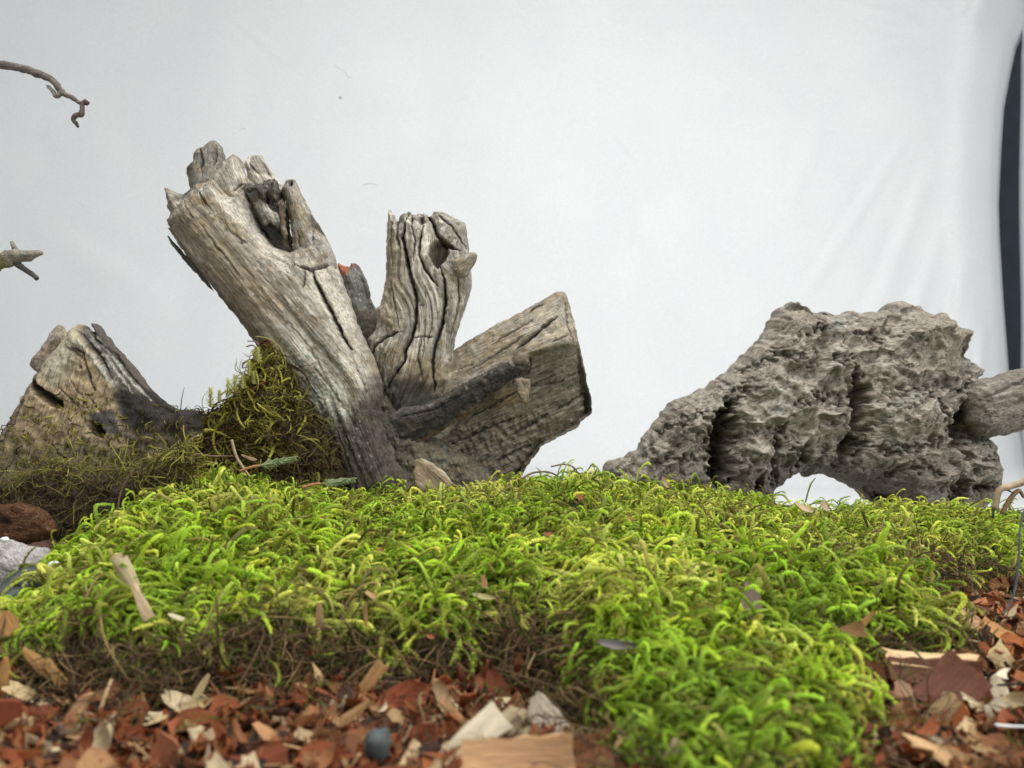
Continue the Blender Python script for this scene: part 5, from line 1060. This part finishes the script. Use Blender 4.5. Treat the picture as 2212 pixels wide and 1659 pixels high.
placed(1000, 1635, 130, -42, 10, T2, 2.8, 1.15, "pale_splinter", "short cream splinter lowest beside the broad tan veneer", tilt=50)
placed(1175, 1548, 150, 47, 6, (.72, .64, .50), 1.3, 1.33, "pale_shaving", "whitish twisted shaving leaning from the moss edge down to the veneer")
placed(1232, 1600, 80, 60, 1, (.55, .22, .13), .8, 1.3, label="pinkish red chip at the right end of the broad tan veneer")
placed(1145, 1590, 55, -30, 4, (.66, .56, .36), 1, 1.27, "pale_shaving", "small oval cream shaving just above the broad tan veneer")
placed(905, 1605, 120, -38, 1, (.44, .15, .08), 1.3, 1.26, label="pointed salmon red chip right of the blue grey pod")
placed(880, 1515, 110, -30, 4, R2, 1, 1.45, label="dark red triangular chip above the salmon pointed one")
placed(955, 1500, 85, 75, 8, (.64, .50, .28), .9, 1.46, "pale_shaving", "curled cream shaving standing upright under the moss lip")
placed(985, 1545, 100, 42, 11, T3, 2.5, 1.4, label="orange tan sliver hanging down from the curled upright shaving")
placed(485, 1540, 95, 12, 4, (.46, .15, .06), 1.0, 1.44, label="orange red rounded chip right of the forked pale shaving")
placed(395, 1520, 105, 20, 6, T2, 1.1, 1.46, "pale_shaving", "forked pale shaving, its thick end, left bottom")
placed(432, 1490, 75, -58, 10, (.66, .52, .28), 2.4, 1.46, "pale_shaving", "forked pale shaving, the prong pointing up")
placed(430, 1525, 90, -12, 8, (.68, .54, .30), .6, 1.44, "pale_shaving", "forked pale shaving, the flat grooved prong")
placed(430, 1580, 120, 30, 4, R1, 1.0, 1.33, label="brick red chip beneath the forked pale shaving")
placed(540, 1585, 90, -70, 1, R1, 1.2, 1.35, label="brick red chip standing on edge below the orange rounded one")
placed(225, 1600, 110, -52, 8, T2, 1.3, 1.25, "pale_shaving", "large cream shaving with a torn end at lower left")
placed(160, 1610, 60, -70, 6, T1, .8, 1.27, "pale_shaving", "narrow curved tan shaving left of the large cream torn one")
placed(140, 1590, 55, 60, 0, (.30, .31, .33), .8, 1.33, "grey_chip", "small bluish grey chip at lower left among the red chips")
placed(60, 1500, 95, 18, 9, (.56, .42, .22), .9, 1.5, "pale_shaving", "flat tan shaving at left edge under the hanging moss")
placed(90, 1440, 110, 45, 10, (.46, .25, .09), 2.4, 1.55, "brown_splinter", "orange brown splinter leaning out of the moss at far left")
placed(130, 1470, 110, 55, 12, (.42, .24, .09), 2.4, 1.54, "brown_splinter", "orange brown splinter just right of the other leaning one, far left")
placed(18, 1350, 70, 62, 0, (.62, .34, .13), 1.1, 1.75, "tan_flake", "orange tan flake sticking up at the left edge of the moss")
placed(5, 1480, 120, -80, 10, (.62, .34, .12), 2.2, 1.55, "brown_splinter", "bright orange tan splinter standing at the very left edge")
placed(75, 1620, 130, -60, 1, R1, 1.1, 1.25, label="red chip leaning right near the lower left corner")
placed(20, 1580, 140, -85, 3, R2, .8, 1.3, label="tall red brown chip standing at the left edge")
placed(345, 1640, 110, -58, 3, (.42, .16, .08), 1, 1.2, label="orange brown chip at the bottom edge right of the torn cream shaving")
placed(620, 1560, 90, 10, 2, R3, 1, 1.42, label="dull dark red chip below the brown dead moss clump")
placed(690, 1590, 70, 80, 5, R2, 1, 1.35, label="narrow red chip between the two orange splinters, bottom left")
placed(745, 1555, 150, -35, 11, (.50, .30, .13), 2.2, 1.38, "brown_splinter", "tan splinter bundle slanting up left of the blue grey pod")
placed(790, 1480, 120, -52, 12, (.42, .24, .10), 2.2, 1.5, "brown_splinter", "brown splinter slanting up under the dead moss clump")
placed(700, 1645, 120, 5, 4, R1, .9, 1.2, label="broad brick red chip at the bottom edge left of the blue grey pod")
placed(560, 1650, 130, -20, 2, R3, .9, 1.18, label="broad dark red chip lying at the bottom edge, lower left")
placed(2010, 1428, 200, 3, 2, (.66, .47, .25), .55, 1.62, "tan_lath", "flat tan wood lath half under the moss at lower right", tilt=20)
placed(2010, 1450, 190, 3, 3, (.20, .09, .05), .6, 1.60, "brown_block", "dark brown wooden lath edge beneath the tan one", tilt=78)
placed(2040, 1495, 150, -48, 3, (.26, .115, .075), 1.35, 1.50, "brown_block", "smooth red brown block leaning on the tan lath", tilt=60)
placed(2150, 1480, 130, 70, 7, T4, 1.2, 1.50, "pale_shaving", "big cream star shaped shaving, its upright curl, lower right")
placed(2160, 1550, 120, 30, 8, T4, 1.4, 1.42, "pale_shaving", "big cream star shaped shaving, its broad lower lobe")
placed(2175, 1520, 90, -30, 6, T2, 1.1, 1.44, "pale_shaving", "big cream star shaped shaving, its right prong")
placed(2105, 1525, 80, 25, 9, T2, 1.0, 1.45, "pale_shaving", "big cream star shaped shaving, its left prong")
placed(2030, 1560, 130, -55, 2, (.60, .42, .22), 1.1, 1.42, "tan_flake", "rough tan flake below the red brown block")
placed(2070, 1650, 280, 16, 9, (.60, .38, .18), .55, 1.17, "tan_shaving", "long orange tan shaving sweeping along the bottom right edge")
placed(2140, 1610, 120, 30, 11, T3, 2.2, 1.3, "brown_splinter", "orange tan sliver above the long sweeping shaving, bottom right")
placed(2170, 1428, 80, 50, 2, (.66, .50, .26), 1.2, 1.72, "tan_flake", "yellowish tan square flake near the right edge")
placed(2085, 1418, 75, 10, 0, T4, .7, 1.78, "pale_shaving", "pale oval shaving left of the yellowish square flake")
placed(2110, 1360, 100, 35, 2, (.66, .38, .20), .7, 2.0, "tan_flake", "peach coloured flake in the middle of the right chip patch")
placed(2170, 1378, 120, 30, 3, (.58, .30, .12), .6, 1.95, "tan_flake", "orange tan strip just right of the peach flake")
placed(2090, 1340, 55, 20, 4, (.68, .44, .26), .9, 2.1, "tan_flake", "small peach flake nearest the moss in the right chip patch")
placed(1915, 1608, 150, 22, 1, (.42, .14, .07), .9, 1.25, label="long rusty red chip at bottom right beside the moss tongue")
placed(1950, 1500, 70, 55, 0, (.54, .32, .20), 1.2, 1.5, "tan_flake", "rounded pinkish tan flake under the moss beside the block")
placed(2195, 1585, 110, 40, 3, R1, 1, 1.35, label="rusty red chip at the right edge below the star shaped shaving")
placed(2185, 1400, 80, 20, 4, (.50, .16, .05), 1, 1.85, label="bright orange red chip at the right edge behind the yellowish flake")
placed(1000, 1640, 80, -20, 4, (.66, .5, .25), 1, 1.17, "tan_flake", "small yellow tan flake at the bottom edge left of the splinters")
placed(1690, 1635, 70, 50, 4, (.58, .44, .24), 1, 1.14, "tan_flake", "rounded tan flake at the bottom edge under the moss tongue")
placed(1750, 1650, 90, 80, 0, (.56, .42, .26), 1, 1.13, "tan_flake", "upright tan flake at the bottom edge, right of the rounded one")
placed(1460, 1650, 120, 85, 0, (.60, .46, .30), .8, 1.12, "tan_flake", "upright cream flake at the bottom edge under the tongue's left side")

def chip_label(x, y, red, kd, cl, size):
    X, Y = CX+x/y*F, HY+(ZC-.145)/y*F; w = where(X, Y)
    tone = ("dark red" if cl[0] < .22 else "brick red" if cl[0] < .34 else "orange red") if red else ("pale tan" if cl[0] > .6 else "tan")
    sh = KINDS[kd][0]; sh = {"flake": "chip", "shaving": "curl", "splinter": "splinter"}[sh]; z = "small" if size < .10 else ("middling" if size < .13 else "large")
    f = ["rounded", "slim", "blocky", "narrow", "broad", "tapering"][kd] if kd < 6 else ["bowed", "rolled", "open", "twisted", "fine", "thin", "straight"][kd-6]
    return once("%s %s %s %s" % (tone, sh, "lying", w), "%s %s %s %s %s" % (z, tone, sh, "lying", w), "%s %s %s %s %s" % (f, tone, sh, "lying", w), "%s %s %s %s %s %s" % (z, f, tone, sh, "lying", w))
# random individuals
nI = 290; s = pick_spots(nI*4, .98, 2.9); keep = []
for (x, y) in s:
    Xp, Yp = CX+x/y*F, HY+(ZC-.145)/y*F
    if any((Xp-a)**2+(Yp-b)**2 < (.55*l+12)**2 for a, b, l in KEEPOUT): continue
    if all((x-a)**2+(y-b)**2 > (.023*y)**2 for a, b in keep): keep.append((x, y))
    if len(keep) >= nI: break
LAND = [(816, 1608, "the blue grey seed pod"), (1115, 1632, "the broad tan veneer"), (1175, 1548, "the whitish twisted shaving"), (905, 1605, "the salmon pointed chip"), (955, 1500, "the upright curled shaving"), (485, 1540, "the orange red rounded chip"), (395, 1520, "the forked pale shaving"),
        (225, 1600, "the torn cream shaving"), (60, 1500, "the flat tan shaving"), (130, 1455, "the two leaning orange splinters"), (2150, 1500, "the star shaped shaving"), (2020, 1430, "the tan lath"), (2040, 1500, "the red brown block"), (2170, 1428, "the yellowish square flake"), (2110, 1360, "the peach flake"),
        (2070, 1650, "the long sweeping shaving"), (745, 1555, "the tan splinter bundle"), (40, 1640, "the lower left corner"), (620, 1480, "the brown moss lip"), (2205, 1300, "the grey wire"), (1700, 1640, "the tongue of moss"), (350, 1640, "the bottom edge's orange brown chip"), (1000, 1450, "the overhanging moss lip"), (560, 1640, "the broad dark red chip"), (250, 1480, "the green moss fringe at left")]
def where(X, Y):
    a, b, nm = min(LAND, key=lambda l: (l[0]-X)**2+(l[1]-Y)**2); dx, dy = X-a, Y-b
    r = math.hypot(dx, dy); far = "close " if r < 45 else ("" if r < 110 else "some way ")
    if abs(dx) > 2.2*abs(dy): w = "to the right of" if dx > 0 else "to the left of"
    elif abs(dy) > 2.2*abs(dx): w = "below" if dy > 0 else "above"
    else: w = ("lower " if dy > 0 else "upper ")+("right of" if dx > 0 else "left of")
    return far+w+" "+nm
SEEN = set()
def once(*opts):
    for o_ in opts:
        if o_ not in SEEN: SEEN.add(o_); return o_
    return opts[0]
for i, (x, y) in enumerate(keep):
    red = random.random() < .76; kd = random.choice([0, 1, 4, 3, 4, 8, 0, 1]) if red else random.choice([6, 7, 8, 9, 10, 11, 12, 0, 2])
    cl = random.choice(RED if red else TAN); f = random.uniform(.75, 1.15); size = (random.uniform(.060, .118) if red else random.uniform(.05, .12))*(1 if y < 1.9 else .75)
    n = Vector((random.gauss(0, .7), random.gauss(-.35, .7), 1)).normalized(); q = n.to_track_quat('Z', 'X').to_matrix() @ Matrix.Rotation(random.uniform(0, 6.28), 3, 'Z')
    zz = float(bed_z(np.array([x]), np.array([y]))[0])+.018
    chip(kd, (x, y, zz), q.to_euler(), size, tuple(c_*f*.74 for c_ in cl), "red_chip" if red else "tan_curl", chip_label(x, y, red, kd, cl, size), "small red chips of the bedding" if red else "small tan curls of the bedding", cat="wood chip" if red else "shaving")

# ------------------------------------------------------------------ bits lying on the moss
def on_moss(X, Y):
    """where the view ray through a spot meets the moss"""
    for d in np.arange(1.05, 3.6, .01):
        x, _, z = P(X, Y, d)
        if z <= moss_height(np.array([x]), np.array([d]))[0][0]+.035: return d
    return 3.3
def bit(X, Y, Lp, ang, kind, color, wide, name, label, tilt=50, dd=.06):
    return placed(X, Y, Lp, ang, kind, color, wide, on_moss(X, Y)-dd, name, label, tilt)
bit(285, 1250, 105, 62, 2, (.74, .60, .36), .45, "straw_shaving", "pale ribbed straw coloured shaving on the moss at left, upper piece", 70, .09)
bit(305, 1300, 85, 66, 12, (.74, .56, .34), 2.6, "straw_shaving", "thin straw coloured end of the ribbed shaving, pointing down at left", 70, .1)
bit(268, 1240, 90, 68, 11, (.66, .52, .32), 3.0, "straw_shaving", "narrow straw strip along the left side of the ribbed shaving", 70, .1)
bit(385, 1335, 45, 20, 10, (.72, .62, .40), 2.4, "straw_sliver", "tiny pale sliver low on the moss right of the ribbed shaving")
bit(1045, 1290, 55, 10, 0, (.42, .36, .16), .4, "dry_leaflet", "slim yellowish dry leaflet lying in the moss near the centre")
bit(1622, 1300, 95, 75, 0, (.30, .215, .175), .75, "dry_leaf", "pinkish grey pointed dry leaf standing in the right part of the moss", 80, .1)
bit(1000, 1313, 10, 60, 2, (.6, .36, .2), 1.5, "wood_crumb", "tiny peach crumb in the centre moss")
bit(1045, 1255, 26, 80, 3, (.55, .30, .16), .9, "wood_crumb", "peach square crumb in the moss below the centre")
bit(800, 1285, 24, 30, 3, (.5, .32, .14), .9, "wood_crumb", "orange crumb in the moss left of the centre")
bit(1735, 1098, 50, 25, 0, (.55, .40, .26), .5, "tan_leaflet", "slim tan leaflet on the moss crest in front of the arch")
bit(1780, 1092, 28, 60, 0, (.50, .36, .24), .9, "tan_leaflet", "small rounded tan leaflet beside the slim one on the moss crest")
bit(1435, 1042, 30, 60, 1, (.42, .30, .20), .8, "tan_leaflet", "tan leaflet tucked on the moss crest left of the gnarled root")
bit(1870, 1340, 60, -48, 11, (.42, .23, .08), 3, "brown_husk", "curved orange brown husk rising from the moss at right", 70, .1)
bit(1830, 1365, 75, -10, 5, (.24, .13, .05), .8, "brown_husk", "ragged brown husk in the moss just left of the curved one", 60, .08)
bit(1330, 1395, 90, 5, 1, (.24, .20, .19), .5, "grey_bark_bit", "slim grey bark piece under the moss lip near the centre", 60, .03)
bit(790, 1330, 50, 85, 11, (.42, .26, .10), 2.6, "brown_husk", "upright tan stalk hanging in the brown moss lip left of centre", 80, .06)
bit(690, 1330, 55, 88, 12, (.40, .26, .12), 3, "brown_husk", "upright tan stalk in the brown moss lip, left of the other", 80, .06)
bit(540, 990, 40, 20, 10, (.34, .23, .14), 2, "brown_stalk", "short reddish stem by the left green sprig")
CRL = ["tiny red crumb in the moss below the orange stalked sprig", "upright pinkish crumb in the moss below the left sprig", "tiny red crumb in the moss below the stump's torn flake", "red crumb in the centre of the moss mat", "red crumb in the moss right of the mat's centre",
       "red crumb in brown moss under the lip near the centre", "red crumb in the moss below the arch", "red crumb in the moss left of the mat's centre", "red crumb high on the moss crest right of the stump", "red crumb on the moss between stump and gnarled root", "red crumb in the moss below the stump's foot", "red crumb in the dark hollow at the right of the moss"]
for (X, Y, a) in [(700, 1122, 30), (505, 1120, -70), (1185, 1155, 10), (1460, 1180, -20), (1550, 1230, 20), (930, 1375, 10), (1700, 1190, 40), (880, 1180, 10), (1250, 1070, 60), (1360, 1120, 15), (820, 1190, 0), (1960, 1250, 10)]:
    placed(X, Y, 22, a, random.choice([1, 2, 5]), (.34, .13, .06), 1, on_moss(X, Y)-.03, "red_crumb", CRL.pop(0), 60, group="red crumbs caught in the moss")

# stems and rootlets
M_stem = plain_mat("dry_stem", (.20, .13, .08), nscale=30, var=.4, bump=.3)
M_stem2 = plain_mat("pale_stem", (.34, .26, .17), nscale=30, var=.4, bump=.3)
def stem(pts, r, d, label, mat=M_stem, name="dry_stalk"):
    ds = d if isinstance(d, (list, tuple)) else [d]*len(pts)
    return tag(tube(name, [P(x, y, dk) for (x, y), dk in zip(pts, ds)], [r*ds[0]/F]*(len(pts)-1)+[r*.5*ds[0]/F], mat, sides=7, rough=.15, sub=5, seed=int(pts[0][0])), label, "stalk")
stem([(310, 1095), (345, 1010), (395, 960), (430, 940)], 3.4, 3.0, "long grey brown stem slanting up from the moss to the heap", M_stem2)
stem([(262, 1105), (290, 1055), (360, 985), (410, 955)], 2.6, 2.95, "thin grey brown stem left of the thick slanting one")
stem([(400, 975), (450, 985), (505, 985)], 2.4, 3.05, "thin reddish stem lying level across the heap")
stem([(500, 950), (510, 985), (525, 1010), (540, 1030)], 3.4, 3.05, "bent tan stem drooping in front of the heap", M_stem2)
stem([(270, 1085), (300, 1070), (335, 1065)], 2.6, 2.85, "short pale stem at the top left of the green moss", M_stem2)
stem([(250, 1140), (262, 1060), (300, 1000)], 2.0, 2.6, "thin wiry stem in front of the dark root mat")
stem([(1190, 1008), (1220, 1003), (1240, 1010), (1250, 1025)], 1.8, 3.2, "dark wiry stem arching over the crest between stump and gnarled root", name="wiry_stem")
stem([(1118, 1040), (1150, 1022), (1185, 1020), (1215, 1034)], 2.2, 3.2, "brown moss stem arching low over the crest right of the stump", M_stem, name="wiry_stem")
stem([(532, 749), (546, 746), (556, 756), (562, 770)], 1.6, 3.3, "hair thin dark rootlet sticking out beside the leaning limb", name="rootlet")
stem([(535, 737), (552, 738), (560, 745)], 1.3, 3.3, "very short dark rootlet above the longer one by the limb", name="rootlet")
stem([(2165, 1330), (2188, 1290), (2200, 1220), (2207, 1120), (2240, 1060)], 2.4, 1.95, "blurred grey wire standing at the right edge above the chips", plain_mat("grey_wire", (.14, .14, .15), nscale=20), name="grey_wire")
stem([(2100, 1485), (2150, 1480), (2230, 1476)], 4.0, 1.5, "dark thin stick lying by the right edge in the chips", plain_mat("black_stick", (.02, .02, .022), nscale=20), name="dark_stick")
stem([(2150, 1566), (2180, 1569), (2240, 1570)], 3.6, 1.28, "white plastic strip poking in at the lower right edge", M_white, name="white_strip")
stem([(1740, 1085), (1745, 1065), (1752, 1045), (1762, 1032)], 1.8, 3.4, "thin green stem standing in the mouth of the arch", plain_mat("green_stem", (.14, .18, .07), nscale=30), name="thin_stalk")
for i, pts in enumerate([[(2150, 1100), (2158, 1060), (2185, 1050), (2212, 1040), (2250, 1010)], [(2165, 1110), (2180, 1080), (2200, 1060), (2212, 1075)], [(2145, 1120), (2150, 1075), (2170, 1058), (2190, 1066)]]):
    stem(pts, [7, 5, 2.5][i], 2.9, ["stout curled brown root at the right edge above the moss", "brown rootlet curling inside the stout one at the right edge", "fine dark tendril left of the stout root at the right edge"][i], [M_stem2, M_stem, M_hose][i], name="curled_root")
# green sprigs
M_sprig = plain_mat("sprig_green", (.22, .27, .13), nscale=40, var=.3, bump=.1, rough=.6)
M_sprigb = plain_mat("sprig_brown", (.42, .20, .09), nscale=40, var=.3, bump=.1)
def sprig(X, Y, ang, Lp, d, label):
    root = empty("green_sprig", P(X, Y, d)); tag(root, label, "sprig")
    a = -math.radians(ang); dv = Vector((math.cos(a), 0, math.sin(a))); pv = Vector((-math.sin(a), 0, math.cos(a))); s = d/F; b = Vector(P(X, Y, d))
    tube("stalk", [b-dv*Lp*.6*s-pv*6*s, b-dv*Lp*.2*s, b], [2.6*s, 3.2*s, 2.4*s], M_sprigb, root, sides=7)
    tube("midrib", [b, b+dv*Lp*.5*s+pv*2*s, b+dv*Lp*s+pv*5*s], [2.4*s, 2.0*s, 1.0*s], M_sprig, root, sides=6)
    V, T = [], []
    r = random.Random(int(X))
    for i in range(34):
        f = i/34; p = b+dv*Lp*f*s+pv*5*f*s; sg = 1 if i % 2 else -1; L = Lp*.30*s*(1-.5*f)*r.uniform(.8, 1.2)
        dd = (dv*.85+pv*sg*.5+Vector((0, r.uniform(-.5, .5), 0))).normalized(); w = dd.cross(Vector((0, 1, .3))).normalized()*1.5*s; t = dd.cross(w).normalized()*.8*s
        j = len(V); V += [tuple(p-w), tuple(p+w), tuple(p+t), tuple(p+dd*L*.6-w), tuple(p+dd*L*.6+w), tuple(p+dd*L*.6+t), tuple(p+dd*L)]
        T += [(j, j+1, j+4), (j, j+4, j+3), (j+1, j+2, j+5), (j+1, j+5, j+4), (j+2, j, j+3), (j+2, j+3, j+5), (j+3, j+4, j+6), (j+4, j+5, j+6), (j+5, j+3, j+6)]
    link_mesh("needles", np_mesh("needles", V, tris=T, mat=M_sprig, smooth=False), root)
sprig(562, 1006, -8, 78, 3.0, "small blue green conifer sprig lying on the moss by the heap")
sprig(695, 1045, -3, 72, 3.02, "small green sprig with an orange stalk at the foot of the stump")
# spiky star-moss shoots on the heap
M_star = plain_mat("star_moss", (.44, .42, .13), nscale=40, var=.4)
for i, (X, Y, h) in enumerate([(455, 880, 40), (474, 868, 24), (493, 856, 34), (508, 850, 38), (524, 840, 30), (538, 812, 32), (557, 782, 30), (548, 830, 26)]):
    d = 3.27; s = d/F; b = Vector(P(X, Y, d)); V, T = [], []; r = random.Random(i)
    for q in range(36):
        f = q/36; a = q*2.4; p = b+Vector((0, 0, h*f*s)); up = .35+.9*f; dd = Vector((math.cos(a), math.sin(a), up)).normalized(); L = h*.42*s*(1-.35*f); w = dd.cross(Vector((0, 0, 1))).normalized()*2.4*s
        j = len(V); V += [tuple(p-w), tuple(p+w), tuple(p+dd*L), tuple(p+Vector((0, 0, 2*s)))]; T += [(j, j+1, j+2), (j, j+2, j+3), (j+1, j+3, j+2)]
    tag(link_mesh("star_moss_shoot", np_mesh("star_moss_shoot", V, tris=T, mat=M_star, smooth=False)), ["spiky olive shoot farthest left on the heap, with reddish base", "short spiky shoot, second from left on the heap", "third spiky moss shoot from the left on the heap slope", "fourth and tall spiky moss shoot on the heap slope", "fifth spiky moss shoot from the left, on the heap slope", "spiky moss shoot sixth up the heap slope toward the limb", "topmost spiky moss shoot, nearest the leaning limb", "small spiky shoot below the topmost ones on the heap"][i], "moss shoot", "star moss shoots on the heap")
# pod
M_pod = plain_mat("pod_skin", (.035, .04, .042), nscale=16, var=.6, rough=.6, bump=1, col2=(.15, .17, .17))
pd = pebble("seed_pod", 816, 1608, 1.17, 31, M_pod, (.95, .9, 1.15), 12, amp=.22); tag(pd, "rounded blue grey seed pod among the red chips", "seed pod")
# threads on the cloth
M_thread = plain_mat("lint", (.45, .45, .46), nscale=10)
def lint(pts, label):
    tag(tube("lint_thread", [P(x, y, CD-.32) for x, y in pts], [.003]*len(pts), M_thread, sides=5, rough=0, sub=5), label, "lint")
lint([(722, 140), (735, 150), (745, 155), (752, 166), (760, 168)], "tiny curled lint thread on the upper part of the cloth")
lint([(784, 400), (795, 397), (806, 397), (815, 401)], "tiny arched lint thread on the cloth right of the leaning limb")
lint([(518, 282), (524, 277), (531, 279)], "tiny lint thread on the cloth above the leaning limb's top")
tag(pebble("lint_speck", 735, 211, CD-.3, 3.6, M_thread, seed=4), "dark lint speck on the cloth above the upright limb", "lint")
